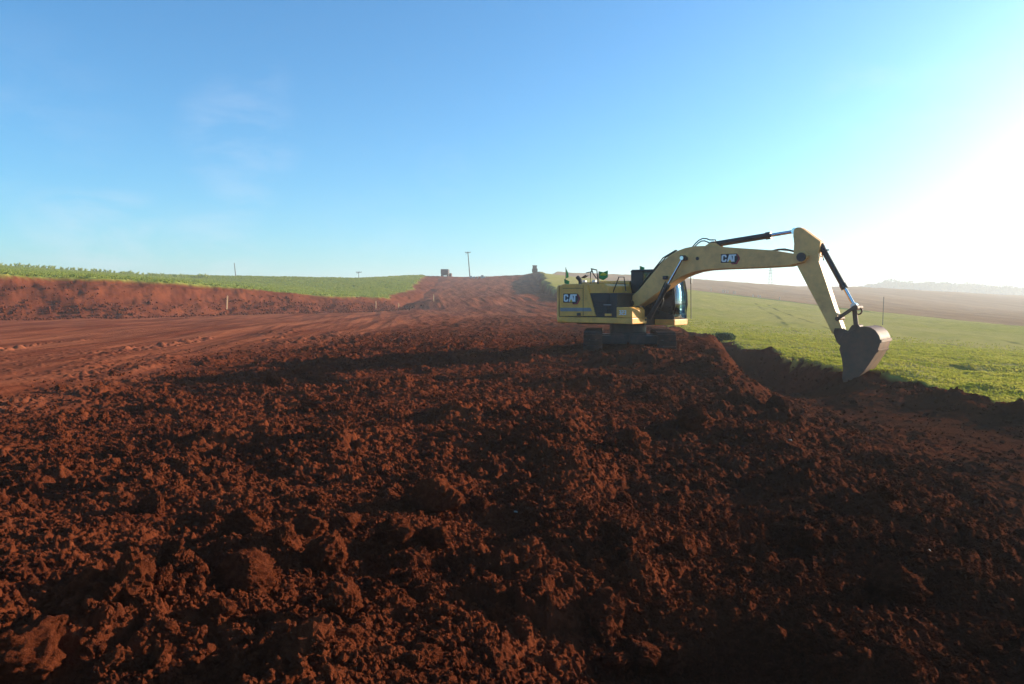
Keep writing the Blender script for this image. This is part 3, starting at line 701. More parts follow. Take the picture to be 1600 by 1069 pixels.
# black side panels with louvres, and tank
x0 = U(924, 470, ys)[0] - .35; x1 = U(963.5, 470, ys)[0]
m = MB(); m.box(((x0 + x1) / 2, -.4, (ZD + zh0) / 2), (x1 - x0, 1.84, zh0 - ZD - .004)); sp = m.build('side_panel', M_RUB, EX, .02)
m = MB()
for k in range(9):
    z_ = ZD + .14 + k * .055; m.box((x0 + .72, ys + .012, z_), (.5, .03, .018))
m.build('louvre', M_BLK, sp)
for xx in (x0 + .42, x0 + 1.02): m = MB(); m.box((xx, ys + .025, (ZD + zh0) / 2), (.012, .02, zh0 - ZD - .06)); m.build('panel_seam', M_BLK, sp)
m = MB(); m.box((x1 - .32, ys + .01, ZD + .09), (.25, .05, .08)); m.build('step', M_YEL, sp, .01)
m = MB(); m.box((x1 - .35, ys + .0, ZD + .42), (.28, .03, .03)); m.build('grab_handle', M_GREY, sp)
# tool box with number
p0 = U(963.5, 480, ys); p1 = U(988, 480, ys)
m = MB(); m.prism([(p0[0], ZD + .006), (p0[0], p0[1]), (p1[0] - .09, p0[1]), (p1[0] - .0, p0[1] - .1), (p1[0], ZD + .006)], ys - .012, -.5); tb = m.build('tool_box', M_YEL, EX, .02)
m = MB(); m.box((xb - .11, -.88, (zbot + ZD) / 2), (.24, .98, ZD - zbot + .01)); m.build('front_bumper', M_YEL, EX, .025)
m = MB(); m.box((xb + .012, -.47, zbot + .12), (.02, .09, .07)); m.build('tow_eye', M_LBLK, EX)
m = MB()
for k in range(3): m.box((p1[0] - .06, -.72 + .0 * k, p0[1] + .02), (.12, .34, .02))
m.build('step_tread', M_BLK, tb)
# letter shapes -------------------------------------------------------
def poly_face(bm, pts, y, ox, oz, s, depth=.006):
    a = [bm.verts.new((ox + p[0] * s, y, oz + p[1] * s)) for p in pts]; b_ = [bm.verts.new((ox + p[0] * s, y + depth, oz + p[1] * s)) for p in pts]
    bm.faces.new(a); bm.faces.new(b_[::-1])
    for i in range(len(pts)): bm.faces.new((a[i], b_[i], b_[(i + 1) % len(pts)], a[(i + 1) % len(pts)]))
C_ = [(.72, .62), (.72, .82), (.58, 1), (.16, 1), (0, .84), (0, .16), (.16, 0), (.58, 0), (.72, .18), (.72, .38), (.49, .38), (.49, .24), (.44, .18), (.28, .18), (.24, .24), (.24, .76), (.28, .82), (.44, .82), (.49, .76), (.49, .62)]
A_ = [(.8, 0), (1.02, 0), (1.20, .42), (1.40, 0), (1.66, 0), (1.38, 1), (1.08, 1)]
T_ = [(1.42, 1), (1.42, .8), (1.62, .8), (1.62, 0), (1.88, 0), (1.88, .8), (2.08, .8), (2.08, 1)]
TRI_ = [(.96, -.04), (1.22, .36), (1.48, -.04)]
def emblem(parent, x, z, s, y, slope=0):
    root = MB(); poly_face(root.bm, [(-.1, 1.1), (2.16, 1.1), (2.3, 1.02), (2.62, .55), (2.62, .3), (2.2, -.35), (1.5, -.36), (1.35, -.12), (-.1, -.12)], y - .006, x, z, s)
    o = root.build('emblem', M_LBLK, parent)
    m = MB(); poly_face(m.bm, [(2.3, 1.02), (2.62, .55), (2.62, .3), (2.2, -.35), (1.5, -.36), (1.42, -.24), (2.08, -.22), (2.42, .34), (2.42, .55), (2.2, .9)], y - .012, x, z, s); m.build('emblem_border', M_RED, o)
    for P_, mt in ((C_, M_WHITE), (A_, M_WHITE), (T_, M_WHITE), (TRI_, M_LYEL)):
        m = MB(); poly_face(m.bm, P_, y - (.012 if mt is M_WHITE else .02), x, z, s); m.build('letter', mt, o)
    return o
e0 = U(881.5, 471.5, ys); e1 = U(901.5, 471.5, ys); e2 = U(881.5, 456.5, ys)
emblem(eh, e0[0], e0[1], (e1[0] - e0[0]) / 2.08, ys - .014)
# number 323 on the tool box
SEG = {'3': [(0, 1, .6, .82), (.12, .58, .6, .42), (0, .18, .6, 0), (.4, .82, .6, .58), (.4, .42, .6, .18)], '2': [(0, 1, .6, .82), (0, .58, .6, .42), (0, .18, .6, 0), (.4, .82, .6, .58), (0, .42, .2, .18)]}
m = MB(); n0 = U(966.5, 492, ys)
for k, ch in enumerate('323'):
    for (a_, b_, c_, d_) in SEG[ch]: m.box((n0[0] + .03 + (k * .78 + (a_ + c_) / 2) * .12, ys - .018, n0[1] + (b_ + d_) / 2 * .15), ((c_ - a_) * .12, .008, abs(b_ - d_) * .15))
m.build('number', M_WHITE, tb)
# cab ----------------------------------------------------------------
yc0, yc1 = .35, 1.35
xc0 = U(985, 440, yc0)[0]; xc1 = U(1052, 498, yc0)[0]; zc1 = U(990, 421.5, yc0)[1]; zc0 = zbot + .12
prof = [(xc0, zc0), (xc0, zc1 - .25), (xc0 + .06, zc1 - .02), (xc1 - .42, zc1 - .02), (xc1 - .16, zc1 - .16), (xc1 + .02, zc1 - .75), (xc1 + .04, zc0 + .5), (xc1 + .0, zc0)]
cab = MB().prism([(xc0, zc0), (xc0, zc0 + .62), (xc1 - .02, zc0 + .16), (xc1 - .02, zc0)], yc0, yc1).build('cab', M_RUB, EX, .02)
MB().prism([(xc0, zc0 + .6), (xc0, zc1 - .02), (xc0 + .5, zc1 - .02), (xc0 + .5, zc0 + .6)], yc0, yc1).build('cab_rear', M_RUB, cab, .05)
MB().prism([(xc0 - .02, zc1 - .09), (xc0 + .05, zc1), (xc1 - .42, zc1), (xc1 - .16, zc1 - .13), (xc1 - .2, zc1 - .2), (xc1 - .45, zc1 - .09)], yc0 - .02, yc1 + .02).build('roof', M_RUB, cab, .03)
MB().box(((xc0 + xc1) / 2 + .2, (yc0 + yc1) / 2, zc0 - .1), (xc1 - xc0 - .3, yc1 - yc0, .2)).build('cab_sill', M_YEL, EX, .02)
front = [(xc1 - .18, zc1 - .15), (xc1 - .07, zc1 - .42), (xc1 + .01, zc1 - .8), (xc1 + .03, zc1 - 1.2), (xc1 + .0, zc0 + .02)]
for yy in (yc0 + .03, yc1 - .03):
    MB().tube([(p[0], yy, p[1]) for p in front], .035, 8).build('pillar', M_RUB, cab)
    MB().tube([(xc0 + .85, yy, zc0 + .3), (xc0 + .82, yy, zc1 - .1)], .03, 8).build('pillar', M_RUB, cab)
bm_ = MB()
a = [bm_.bm.verts.new((p[0], yc0 + .06, p[1])) for p in front]; b_ = [bm_.bm.verts.new((p[0], yc1 - .06, p[1])) for p in front]
for i in range(4): bm_.bm.faces.new((a[i], b_[i], b_[i + 1], a[i + 1]))
ws = bm_.build('windshield', M_GLASS, cab, 0, True)
sdm = ws.modifiers.new('thick', 'SOLIDIFY'); sdm.thickness = .008
MB().box((xc1 - .0, (yc0 + yc1) / 2, zc0 + .58), (.03, yc1 - yc0 - .1, .035)).build('window_bar', M_RUB, cab)
for yy, nm in ((yc0 + .02, 'side_window'), (yc1 - .02, 'side_window')):
    MB().prism([(xc0 + .5, zc0 + .42), (xc0 + .5, zc1 - .1), (xc1 - .3, zc1 - .13), (xc1 - .08, zc1 - .5), (xc1, zc1 - 1.1), (xc1 - .04, zc0 + .18)], yy, yy + .008).build(nm, M_TINT, cab)
MB().box((xc0 + .75, .85, zc0 + .45), (.5, .5, .14)).box((xc0 + .55, .85, zc0 + .85), (.14, .48, .75)).build('seat', M_BLK, cab, .04)
MB().box((xc0 + 1.0, .6, zc0 + .6), (.1, .1, .2)).build('joystick', M_BLK, cab, .02)
# mirror and handrail in front of the cab
MB().tube([(xc1 - .1, yc1 + .0, zc1 - .2), (xc1 + .12, yc1 + .06, zc1 - .22), (xc1 + .15, yc1 + .06, zc0 + .0)], .014, 6).build('handrail', M_BLK, EX)
MB().box((xc1 + .12, yc1 + .1, zc1 - .4), (.04, .1, .2)).build('mirror', M_BLK, EX, .015)
# handrails on the deck
hr_ = UP([(957, 459), (967, 433), (975, 433), (978, 455)], -1.0)
MB().tube([(p[0], -1.0, p[1]) for p in hr_], .018, 8).build('handrail', M_BLK, EX)
hr_ = UP([(959, 458), (968, 433), (976, 432), (979, 454)], -.8)
# mirror frame at the rear right
def TU(pts, yl, r, name, mat=M_BLK): return MB().tube([(U(p[0], p[1], yl)[0], yl, U(p[0], p[1], yl)[1]) for p in pts], r, 8).build(name, mat, EX)
TU([(922.5, 455), (922.5, 428), (925, 421)], -1.2, .02, 'handrail'); TU([(923.5, 420), (932.5, 422), (933.5, 430), (935, 457)], -1.2, .02, 'handrail'); TU([(924, 420), (927, 428), (932, 435)], -1.2, .02, 'mirror_arm'); TU([(925, 424.5), (916, 426.5)], -1.2, .016, 'mirror_arm')
p = UP([(910, 434), (917, 429.5), (918, 431), (911, 435)], -1.2); MB().prism(p, -1.3, -1.1).build('mirror', M_BLK, EX, .01)
TU([(907.5, 444), (906.5, 438), (902, 433)], -.6, .075, 'exhaust_pipe')
p = U(913.5, 440, -.2); MB().box((p[0], -.2, p[1]), (.12, .1, .09)).box((p[0], -.2, p[1] - .1), (.04, .04, .14)).build('work_lamp', M_WHITE, EX, .01)
p = U(929, 440, -.2); MB().box((p[0], -.2, p[1]), (.13, .12, .12)).box((p[0], -.2, p[1] - .1), (.04, .04, .14)).build('work_lamp', M_WHITE, EX, .01)
# boom ---------------------------------------------------------------
yb = -.30
BO = UP([(980, 479), (977, 471), (997, 454), (1016, 431), (1035, 408), (1046, 399), (1058, 392), (1070, 387.5), (1084, 384.8), (1108, 384), (1121, 385.2), (1160, 388), (1207, 391), (1240, 396.5), (1256, 392), (1264, 399), (1256, 410), (1243, 413), (1230, 416), (1196, 418), (1161, 419.5), (1130, 420.5), (1104, 422), (1088, 424.5), (1075, 428.5), (1062, 434), (1050, 442), (1026, 459), (1005, 474), (994, 480)], yb)
boom = MB().prism(BO, yb, -yb).build('boom', M_YEL2, EX, .03)
emb0 = U(1127.5, 409.5, yb); emb1 = U(1150, 409.5, yb)
emblem(boom, emb0[0], emb0[1], (emb1[0] - emb0[0]) / 2.08, yb)
def pin(px, py, r, hw, mat=M_BLK, parent=EX, name='pin'):
    p = U(px, py, -hw); return MB().tube([(p[0], -hw, p[1]), (p[0], hw, p[1])], r, 20).build(name, mat, parent)
p = UP([(1063, 399), (1071.5, 399), (1071.5, 407.5), (1063, 407.5)], yb); MB().prism(p, yb - .05, -yb + .05).build('cylinder_mount', M_BLK, boom, .02)
pin(1067.5, 403.5, .07, .5); pin(1089.5, 404, .055, .32, M_BLK, boom, 'pin_boss'); pin(984, 474, .1, .42, M_BLK, boom)
TUc = []
def cyl(a, b_, split, yl, r, rr_, name):
    pa = U(*a, yl); pb = U(*b_, yl); A = Vector((pa[0], yl, pa[1])); B = Vector((pb[0], yl, pb[1])); S = A.lerp(B, split)
    c = MB().tube([A, S], r, 20).tube([S, S + (B - A).normalized() * .16], r * 1.22, 20).tube([A - (B - A).normalized() * .04, A + (B - A).normalized() * .1], r * 1.1, 16).build(name, M_RUB, EX)
    MB().tube([S, B], rr_, 16).tube([B - Vector((0, .1, 0)), B + Vector((0, .1, 0))], rr_ * 1.8, 16).build('rod', M_CHROME, c)
    return c
for yl in (-.46, .46): cyl((1015, 496), (1067, 403.5), .5, yl, .075, .036, 'boom_cylinder')
cyl((1113, 382.5), (1243, 361.5), .66, 0, .095, .055, 'stick_cylinder')
MB().prism(UP([(1098, 387), (1108, 380), (1118, 379), (1128, 387)], -.12), -.14, -.1).prism(UP([(1098, 387), (1108, 380), (1118, 379), (1128, 387)], -.12), .1, .14).build('cylinder_bracket', M_YEL2, boom, .01)
# hoses
def hose(pts, yl, r=.02): return MB().tube([(U(p[0], p[1], yl)[0], yl, U(p[0], p[1], yl)[1]) for p in pts], r, 8).build('hose', M_HOSE, EX, 0, True)
for yy in (-.1, .08):
    hose([(1082, 386), (1087, 380), (1092, 375.5), (1098, 372.7), (1104, 373), (1109, 375), (1114, 375), (1118, 375), (1119, 379)], yy)
    hose([(1085, 386), (1091, 380), (1096, 376.8), (1101, 376.5), (1106, 378.5), (1112, 381)], yy)
hose([(1205, 392), (1216, 389.5), (1226, 389), (1236, 391), (1243, 393), (1254, 402), (1258, 410)], -.12, .018); hose([(1208, 392), (1220, 390.5), (1232, 391.5), (1242, 394)], .1, .018)
hose([(1058, 391), (1040, 402.5), (1020, 425), (1000, 449)], .12, .022); hose([(1056, 391), (1036, 403), (1018, 426), (998, 450)], -.05, .022)
hose([(1040, 440), (1036, 448), (1030, 462), (1024, 480), (1020, 492)], -.3, .02); hose([(1033, 450), (1037, 470), (1030, 490), (1012, 497)], -.1, .02)
MB().box((U(1040, 434, -.34)[0], -.36, U(1040, 434, -.34)[1]), (.16, .1, .12)).build('work_lamp', M_BLK, EX, .02)
# stick
STK = UP([(1240, 359), (1244, 355.5), (1250, 355), (1257, 359), (1269, 368), (1282, 377.5), (1281, 384), (1278.5, 396), (1279, 408), (1290, 440), (1303, 479), (1316.5, 516), (1313, 521), (1303, 522.5), (1300, 521), (1284, 489), (1262, 448), (1244, 413), (1239, 404), (1239.5, 396), (1240.5, 381), (1239, 368)], -.2)
stick = MB().prism(STK, -.2, .2).build('stick', M_YEL2, EX, .02)
sp_ = U(1254, 402, -.2); MB().tube([(sp_[0], -.36, sp_[1]), (sp_[0], .36, sp_[1])], .13, 24).build('boom_pin', M_BLK, EX)
for q in ((1290, 434), (1296, 452), (1303, 471)):
    a_ = U(q[0] - 3, q[1], 0); MB().box((a_[0] + .02, 0, a_[1]), (.1, .09, .06)).build('hose_clamp', M_BLK, stick)
hose([(1280, 386), (1276, 392), (1276, 400), (1281, 404), (1284, 396), (1287, 407)], 0, .016); hose([(1282, 390), (1279, 398), (1284, 401)], .06, .016)
cyl((1283, 384), (1335, 478), .64, 0, .085, .05, 'bucket_cylinder')
p = U(1288, 391, -.1); MB().box((p[0] + .05, -.12, p[1]), (.18, .04, .04)).build('hose_fitting', M_BLK, EX)
# linkage
def bar(pa, pb, yl, w, th, name):
    A = U(*pa, yl); B = U(*pb, yl); A = Vector((A[0], yl, A[1])); B = Vector((B[0], yl, B[1])); d = (B - A); L = d.length; ang = math.atan2(d.z, d.x)
    return MB().box((A + B) / 2, (L + w, th, w), Matrix.Rotation(-ang, 4, 'Y')).build(name, M_WORN, EX, .02)
for yy in (-.26, .26): bar((1308, 498.5), (1334, 481), yy, .1, .05, 'idler_link')
for yy in (-.15, .15): bar((1335, 482), (1338, 512), yy, .13, .07, 'bucket_link')
pin(1336, 481, .075, .3, M_WORN); pin(1308, 498, .06, .3, M_WORN); pin(1308, 517, .07, .3, M_WORN); pin(1337, 511, .06, .3, M_WORN)
p = U(1341, 486, 0); m = MB()
for k in range(12): a0, a1 = k * math.pi / 6, (k + 1) * math.pi / 6; m.tube([(p[0] + .1 * math.cos(a0), 0, p[1] + .1 * math.sin(a0)), (p[0] + .1 * math.cos(a1), 0, p[1] + .1 * math.sin(a1))], .025, 6)
m.build('lifting_eye', M_WORN, EX)
# bucket: side plates + curved shell + lip + teeth + ears
hw = .62
SIDE = [(1318, 519), (1325, 519.5), (1336, 514), (1343, 511), (1350, 510), (1360, 511.5), (1368, 516.5), (1374, 525), (1375.5, 531), (1375, 538), (1370, 551), (1360, 566), (1350, 581), (1338, 592), (1324, 601), (1318, 600), (1315.5, 590), (1317, 576), (1315, 560), (1311, 546), (1313, 540), (1310, 533), (1314, 526)]
SP = UP(SIDE, -hw)
bk = MB().prism(SP, -hw, -hw + .035).prism(SP, hw - .035, hw).build('bucket', M_WORN, EX, .012)
def smooth_path(P, it=3):
    for _ in range(it): P = [P[0]] + [q for a, b in zip(P[:-1], P[1:]) for q in ((.75 * a[0] + .25 * b[0], .75 * a[1] + .25 * b[1]), (.25 * a[0] + .75 * b[0], .25 * a[1] + .75 * b[1]))] + [P[-1]]
    return P
SHL = smooth_path(SP[2:15]); cen = Vector((sum(p[0] for p in SHL) / len(SHL), sum(p[1] for p in SHL) / len(SHL)))
bm_ = MB()
outer = SHL; inner = [(p[0] + (cen.x - p[0]) * .06, p[1] + (cen.y - p[1]) * .06) for p in SHL]
loop = outer + inner[::-1]; n_ = len(outer)
va = [[bm_.bm.verts.new((p[0], y_, p[1])) for p in outer] for y_ in (-hw - .004, hw + .004)]; vb = [[bm_.bm.verts.new((p[0], y_, p[1])) for p in inner] for y_ in (-hw - .004, hw + .004)]
for i in range(n_ - 1):
    bm_.bm.faces.new((va[0][i], va[1][i], va[1][i + 1], va[0][i + 1])); bm_.bm.faces.new((vb[0][i], vb[0][i + 1], vb[1][i + 1], vb[1][i]))
    bm_.bm.faces.new((va[0][i], va[0][i + 1], vb[0][i + 1], vb[0][i])); bm_.bm.faces.new((va[1][i], vb[1][i], vb[1][i + 1], va[1][i + 1]))
for i in (0, n_ - 1): bm_.bm.faces.new((va[0][i], vb[0][i], vb[1][i], va[1][i]))
bm_.build('shell', M_WORN, bk, 0, False)
for (pa, pb) in (((1375.5, 531), (1375.3, 536)), ((1371.5, 547), (1369.5, 551))):   # wear strips
    A = U(*pa, -hw); B = U(*pb, -hw); MB().prism([(A[0] - .01, A[1]), (A[0] + .035, A[1] - .005), (B[0] + .035, B[1] + .005), (B[0] - .01, B[1])], -hw - .01, hw + .01).build('wear_strip', M_WORN, bk, .005)
tA = U(1324, 601, -hw); 
for k in range(5):
    y_ = -hw + .09 + k * (2 * hw - .18) / 4; MB().prism([(tA[0] - .02, tA[1] + .1), (tA[0] + .14, tA[1] + .12), (tA[0] - .03, tA[1] - .1), (tA[0] - .07, tA[1] - .09)], y_ - .05, y_ + .05).build('tooth', M_WORN, bk, .008)
MB().prism(UP([(1319, 600), (1340, 590), (1342, 593), (1322, 604)], -hw), -hw - .01, hw + .01).build('lip', M_WORN, bk, .005)
for yy in (-.30, .25): MB().prism(UP([(1302, 520), (1304, 513), (1314, 513), (1325, 517), (1331, 508), (1341, 507), (1346, 514), (1322, 534), (1312, 540), (1307, 534)], yy), yy, yy + .05).build('ear', M_WORN, bk, .01)

# ------------------------------------------------------------------ flags on the machine
def W_(x, y, z): v = Matrix.Rotation(YAW, 3, 'Z') @ Vector((x, y, z)); return Vector((OX + v.x, OY + v.y, OZ + v.z))
def flag(px, py_base, py_top, yl, kind, label):
    b0 = U(px, py_base, yl); t0 = U(px, py_top, yl); base = W_(b0[0], yl, b0[1])
    r0 = empty('flag', base, YAW); tag(r0, label, 'flag', 'small flags on the excavator'); H_ = t0[1] - b0[1]
    MB().tube([(0, 0, 0), (0, 0, H_)], .012, 6).build('pole', M_WOOD if kind != 'tall' else M_POST, r0)
    def cloth(name, pts, mat, dy, rot):
        m = MB(); Rz = Matrix.Rotation(rot, 3, 'Z')
        a = [m.bm.verts.new(Rz @ Vector((p[0], dy + .05 * math.sin(p[0] * 14), p[1]))) for p in pts]; b2 = [m.bm.verts.new(Rz @ Vector((p[0], dy + .006 + .05 * math.sin(p[0] * 14), p[1]))) for p in pts]
        m.bm.faces.new(a); m.bm.faces.new(b2[::-1])
        for i in range(len(pts)): m.bm.faces.new((a[i], b2[i], b2[(i + 1) % len(pts)], a[(i + 1) % len(pts)]))
        return m.build(name, mat, r0)
    if kind == 'tall':
        cloth('cloth', [(0, H_ - .02), (.09, H_ - .2), (.1, H_ - .34), (0, H_ - .38)], M_FGREEN, 0, .6); cloth('lower_cloth', [(-.05, .18), (.12, .1), (.1, -.02), (-.04, .03)], M_FGREEN, 0, .3)
    elif kind == 'big':
        rt = R(38); cloth('cloth', [(0, H_), (.16, H_ - .03), (.3, H_ + .03), (.3, H_ - .2), (.16, H_ - .3), (0, H_ - .24)], M_FGREEN, 0, rt)
        for dy in (-.008, .008): cloth('diamond', [(.03, H_ - .12), (.15, H_ - .03), (.27, H_ - .1), (.15, H_ - .22)], M_FYEL, dy, rt)
        for dy in (-.014, .014): cloth('disc', [(.15 + .045 * math.cos(t), H_ - .12 + .045 * math.sin(t)) for t in np.linspace(0, 2 * math.pi, 12, endpoint=False)], M_FBLU, dy, rt)
    else:
        cloth('cloth', [(0, H_), (.16, H_ - .06), (.14, H_ - .16), (0, H_ - .16)], M_FGREEN, 0, .5)
flag(884, 444, 418, -1.1, 'tall', 'narrow furled green flag upright on the rear corner of the machine')
flag(935.5, 446, 424, -1.15, 'big', 'green flag with a yellow diamond flying behind the hood rail')
flag(1000, 422, 415.5, .6, 'small', 'tiny green flag on the roof of the cab')

# ------------------------------------------------------------------ stakes, poles, pylon, posts
def stake(px, pyb, h, label, lean=0.0, w=.06):
    p = HITF(px, pyb); r0 = MB().prism([(-w / 2, -.2), (w / 2, -.2), (w / 2 + lean, h), (lean, h + w * .6), (lean - w / 2, h)], -.04, .04).build('wooden_stake', M_WOOD)
    r0.location = p; r0.rotation_euler = (0, 0, R(38)); return tag(r0, label, 'stake', 'survey stakes along the dirt road')
def HITF(px, py):
    ys_ = np.geomspace(5, 420, 3000); q = np.array([PY(px, py, v) for v in ys_]); zt_, i, j = zat(q[:, 0], q[:, 1]); bl = q[:, 2] < zt_
    k = np.argmax(bl) if bl.any() else -1; return Vector((q[k, 0], q[k, 1], zt_[k]))
stake(354.5, 483, 1.3, 'nearest and tallest pale wooden stake, left of the dirt road', .1, .14)
stake(587.5, 481.5, .95, 'thin pale stake right of the tall one at the foot of the bank', 0, .1)
stake(623, 482.5, .8, 'small stake where the road turns uphill', 0, .1)
stake(677.5, 470, 1.0, 'farthest small stake on the rising road bend', 0, .1)
def pole(px, pyb, pyt, lean, label, arm=False, Yd=None, r=.14, mat=None, grp=None):
    if Yd: q = PY(px, pyb, Yd); zt_ = float(zat(q[0], q[1])[0][0]); b0 = Vector((q[0], q[1], min(q[2], zt_)))
    else: b0 = HITF(px, pyb)
    top = PY(px + lean, pyt, b0.y); e = empty('utility_pole', b0); t0 = Vector(top) - b0
    tag(e, label, 'pole', grp)
    MB().tube([(0, 0, -.5), t0], [r, r * .7], 10).build('pole', mat or M_POST, e)
    if arm:
        MB().tube([t0 + Vector((-.9, 0, -.35)), t0 + Vector((.9, 0, -.25))], .09, 6).tube([t0 + Vector((-.8, 0, -.9)), t0 + Vector((-.0, 0, -.3))], .04, 6).build('crossarm', M_POST, e)
        for dx in (-.85, -.3, .3, .85): MB().tube([t0 + Vector((dx, 0, -.3)), t0 + Vector((dx, 0, .05))], .09, 8).build('insulator', M_POST, e)
    return e
pole(734.5, 434, 393.5, -3.5, 'tall utility pole with a crossarm on the crest of the road', True, 258, .2)
pole(369.5, 441, 411, -3.5, 'leaning bare pole on the left skyline above the crop', False, 245, .17)
pole(560.5, 434.5, 424.5, 0, 'small distant pole with a low crossbar above the crop', True, 262, .12)
pole(1379, 508, 464, 2, 'thin bare pole standing in the green field behind the bucket', False, None, .05)
# lattice pylon
q = PY(1203.5, 448, 520); b0 = Vector((q[0], q[1], q[2] - 3)); H_ = (448 - 419) / F * 520 + 3; e = empty('pylon', b0); tag(e, 'faint lattice power pylon on the skyline under the boom', 'pylon')
m = MB(); w0, w1 = 1.9, .3
def PL(k, t): sx, sy = ((-1, -1), (1, -1), (1, 1), (-1, 1))[k % 4]; w = w0 + (w1 - w0) * min(1, t * 1.15); return Vector((sx * w, sy * w, H_ * t))
for k in range(4): m.tube([PL(k, 0), PL(k, 1)], .09, 5)
for s_ in range(8):
    t0, t1 = s_ / 8, (s_ + 1) / 8
    for k in range(4): m.tube([PL(k, t0), PL(k + 1, t1)], .05, 4); m.tube([PL(k, t1), PL(k + 1, t1)], .05, 4)
m.build('tower', M_POST, e)
for t in (.78, .9): MB().tube([(-2.2, 0, H_ * t), (2.2, 0, H_ * t)], .12, 5).build('crossarm', M_POST, e)
# pale posts along the field boundary
PX = [(1111, 455, 5, 'first pale post right of the cab on the field boundary'), (1128.5, 457, 4, 'second post on the field boundary, standing apart'), (1130.5, 457.2, 4, 'post close beside the second boundary post'), (1133.5, 457.4, 4, 'post third in the close cluster on the boundary'), (1137, 458, 4, 'last post of the close cluster on the boundary'), (1146, 459, 3.5, 'left one of a pair of pale posts past the cluster'), (1148.5, 459.3, 3.5, 'right one of a pair of pale posts past the cluster'), (1176.5, 464, 3, 'short post left of the middle pair on the boundary'), (1184.5, 464.5, 3, 'left post of the middle boundary pair'), (1188, 465, 3, 'right post of the middle boundary pair'), (1218, 468.5, 4, 'last pale post before the stick of the machine')]
for px, py, hh, lab in PX:
    b0 = HITF(px, py); o = MB().tube([(0, 0, -.3), (.05, 0, hh * b0.y / F)], [.13, .11], 6).box((0.02, 0, hh * b0.y / F), (.3, .24, .06)).build('fence_post', M_FENCE); o.location = b0; tag(o, lab, 'post', 'pale posts along the field boundary')
# barrier pieces at the crest
for px, w, hh, lab in ((735.5, 1.0, 3, 'broken concrete block at the foot of the utility pole'), (741, .8, 2, 'low concrete block right of the pole'), (746, .5, 1.6, 'small pale block between the others on the crest'), (753.5, 1.1, 4, 'tallest pale block on the crest'), (757, .5, 2.6, 'slim pale block at the right end of the row')):
    q = PY(px, 436, 248); zt_ = float(zat(q[0], q[1])[0][0]); o = MB().prism([(-w / 2, -.3), (w / 2, -.3), (w / 2 * .8, hh * .2), (-w / 2 * .7, hh * .22)], -.3, .3).build('concrete_block', M_FENCE, None, .05); o.location = (q[0], q[1], zt_); tag(o, lab, 'block', 'blocks on the crest of the road')
# machines on the crest, seen from behind ------------------------------
M_TRK = simple('truck_dark', (.07, .065, .06), .6, 0, (.12, .07, .05), 2, .6, .3); M_TYRE = simple('tyre', (.03, .027, .025), .85, 0, (.1, .05, .03), 4, .6)
def wheel(parent, x, y, r, w):
    t = MB().tube([(x - w / 2, y, r), (x - w / 2 + .05, y, r), (x + w / 2 - .05, y, r), (x + w / 2, y, r)], [r * .9, r, r, r * .9], 18).build('wheel', M_TYRE, parent); MB().tube([(x - w / 2 - .02, y, r), (x + w / 2 + .02, y, r)], r * .45, 12).build('rim', M_GREY, t)
q = PY(695.5, 432.5, 262); b0 = Vector((q[0], q[1], float(zat(q[0], q[1])[0][0]) - .1)); e = empty('dump_truck', b0); tag(e, 'dark dump truck seen from behind on the left of the crest', 'truck')
MB().plan([(-1.25, -2.6), (1.25, -2.6), (1.25, 2.2), (-1.25, 2.2)], .95, 2.6).box((0, -2.63, 1.75), (2.3, .06, 1.3)).build('tipper_body', M_TRK, e, .05)
MB().box((0, 3.2, 1.7), (2.3, 1.6, 2.0)).build('cab', M_TRK, e, .12); MB().box((0, .3, .75), (.9, 6.5, .25)).build('chassis', M_BLK, e)
for x_ in (-1.0, 1.0):
    for y_ in (-1.9, -.6, 3.1): wheel(e, x_, y_, .5, .4)
MB().box((0, -2.7, .62), (2.2, .08, .18)).build('bumper', M_BLK, e)
q = PY(702.5, 432.5, 266); b0 = Vector((q[0], q[1], float(zat(q[0], q[1])[0][0]) - .1)); e = empty('farm_trailer', b0); tag(e, 'low rust brown trailer just right of the dark dump truck', 'trailer')
MB().plan([(-.7, -1.2), (.7, -1.2), (.7, 1.6), (-.7, 1.6)], .6, 1.7).build('box', simple('rust_brown', (.16, .07, .045), .8), e, .04)
for x_ in (-.6, .6): wheel(e, x_, 0, .38, .22)
MB().tube([(0, 1.6, .6), (0, 2.6, .5)], .05, 6).build('drawbar', M_BLK, e)
q = PY(835.5, 429, 259); b0 = Vector((q[0], q[1], float(zat(q[0], q[1])[0][0]) + .2)); e = empty('road_roller', b0); tag(e, 'dark vibratory roller with a canopy on the right of the crest', 'roller')
MB().box((0, 0, 1.0), (1.5, 1.6, .8)).build('body', M_TRK, e, .1); MB().box((0, .2, 2.3), (1.6, 1.4, .2)).build('canopy', M_TRK, e, .03)
MB().box((0, .2, 1.8), (1.3, 1.1, .85)).build('cab', M_TRK, e, .05)
for x_ in (-.65, .65):
    for y_ in (-.35, .75): MB().tube([(x_, y_, 1.3), (x_, y_, 2.28)], .05, 6).build('canopy_post', M_BLK, e)
    wheel(e, x_ * 1.1, -.6, .65, .42)
MB().tube([(-.8, 1.7, .65), (.8, 1.7, .65)], .65, 20).build('drum', M_STEEL, e)

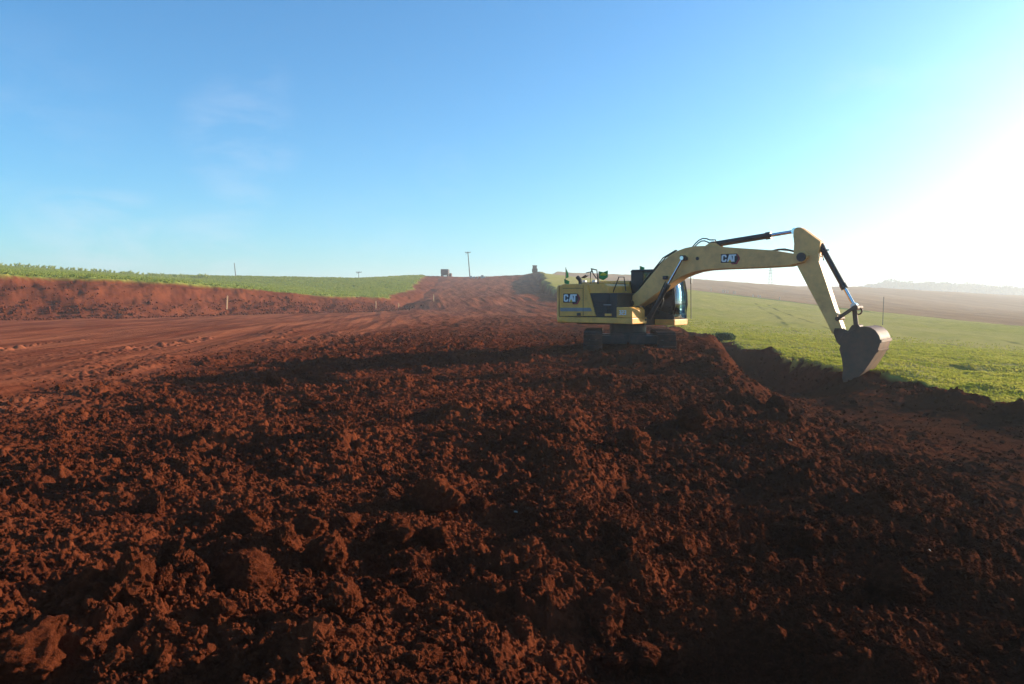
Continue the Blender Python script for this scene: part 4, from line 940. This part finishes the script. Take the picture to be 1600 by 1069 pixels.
# ------------------------------------------------------------------ bush and far wood
def leafcloud(name, P, size, mat, parent=None):
    n = len(P); a = rng.normal(size=(n, 3)); a /= np.linalg.norm(a, axis=1)[:, None]; b2 = np.cross(a, rng.normal(size=(n, 3))); b2 /= np.linalg.norm(b2, axis=1)[:, None]
    s_ = (size * rng.uniform(.6, 1.4, n))[:, None]; VV = np.stack([P - a * s_, P + b2 * s_ * .6, P + a * s_, P - b2 * s_ * .6], 1).reshape(-1, 3)
    return npmesh(name, VV, np.arange(n * 4).reshape(-1, 4), mat, smooth=False, parent=parent)
b0 = Vector((11.35, 40.5, float(zat(11.35, 40.5)[0][0]))); e = empty('bush', b0); tag(e, 'dark green bush at the field edge right of the tracks', 'bush')
P = rng.normal(size=(2600, 3)); P /= np.linalg.norm(P, axis=1)[:, None]; P *= rng.random((2600, 1)) ** .33; P = P * np.array([.5, .45, .24]) + np.array([.0, 0, .2]); P[:, 0] -= .5 * (rng.random(2600) ** 2); leafcloud('foliage', P, .045, M_BUSH, e)
m = MB()
for k in range(7): a_ = k * .9; m.tube([(0, 0, -.05), (.35 * math.cos(a_), .35 * math.sin(a_), .35)], [.02, .008], 5)
m.build('stem', M_POST, e)
PP = []
for k in range(150):
    px = 1335 + 340 * k / 150 + rng.uniform(-2, 2); Yd = rng.uniform(880, 980)
    xx = (px - CX) / F * Yd; zt_ = float(zat(xx, Yd)[0][0]); grow = min(1, .25 + (px - 1335) / 60) if px < 1380 else 1
    Hh = rng.uniform(10, 14.5) * grow * (1.35 if abs(px - 1400) < 6 or abs(px - 1512) < 9 else 1); wd = Hh * rng.uniform(.45, .9)
    n = 260; p = rng.normal(size=(n, 3)); p /= np.linalg.norm(p, axis=1)[:, None]; p *= rng.random((n, 1)) ** .4
    p = p * np.array([wd, wd, Hh * .42]) + np.array([xx, Yd, zt_ + Hh * .6]); PP.append(p)
P = np.vstack(PP); tag(leafcloud('far_wood', P, 1.1, M_TREE), 'belt of far off trees blue with haze along the right skyline', 'wood', kind='stuff')

# ------------------------------------------------------------------ haze
m = bpy.data.materials.new('haze'); m.use_nodes = True; nt = m.node_tree; nt.nodes.clear()
pv = nt.nodes.new('ShaderNodeVolumePrincipled'); out = nt.nodes.new('ShaderNodeOutputMaterial')
pv.inputs['Color'].default_value = (.93, .97, 1, 1); pv.inputs['Density'].default_value = .00075; pv.inputs['Anisotropy'].default_value = .3
nt.links.new(pv.outputs[0], out.inputs['Volume'])
hz = MB().box((0, 400, 8), (5990, 5200 - 10, 74)).build('haze', m); tag(hz, kind='stuff'); tag(hz, 'pale morning haze over the fields', 'haze')
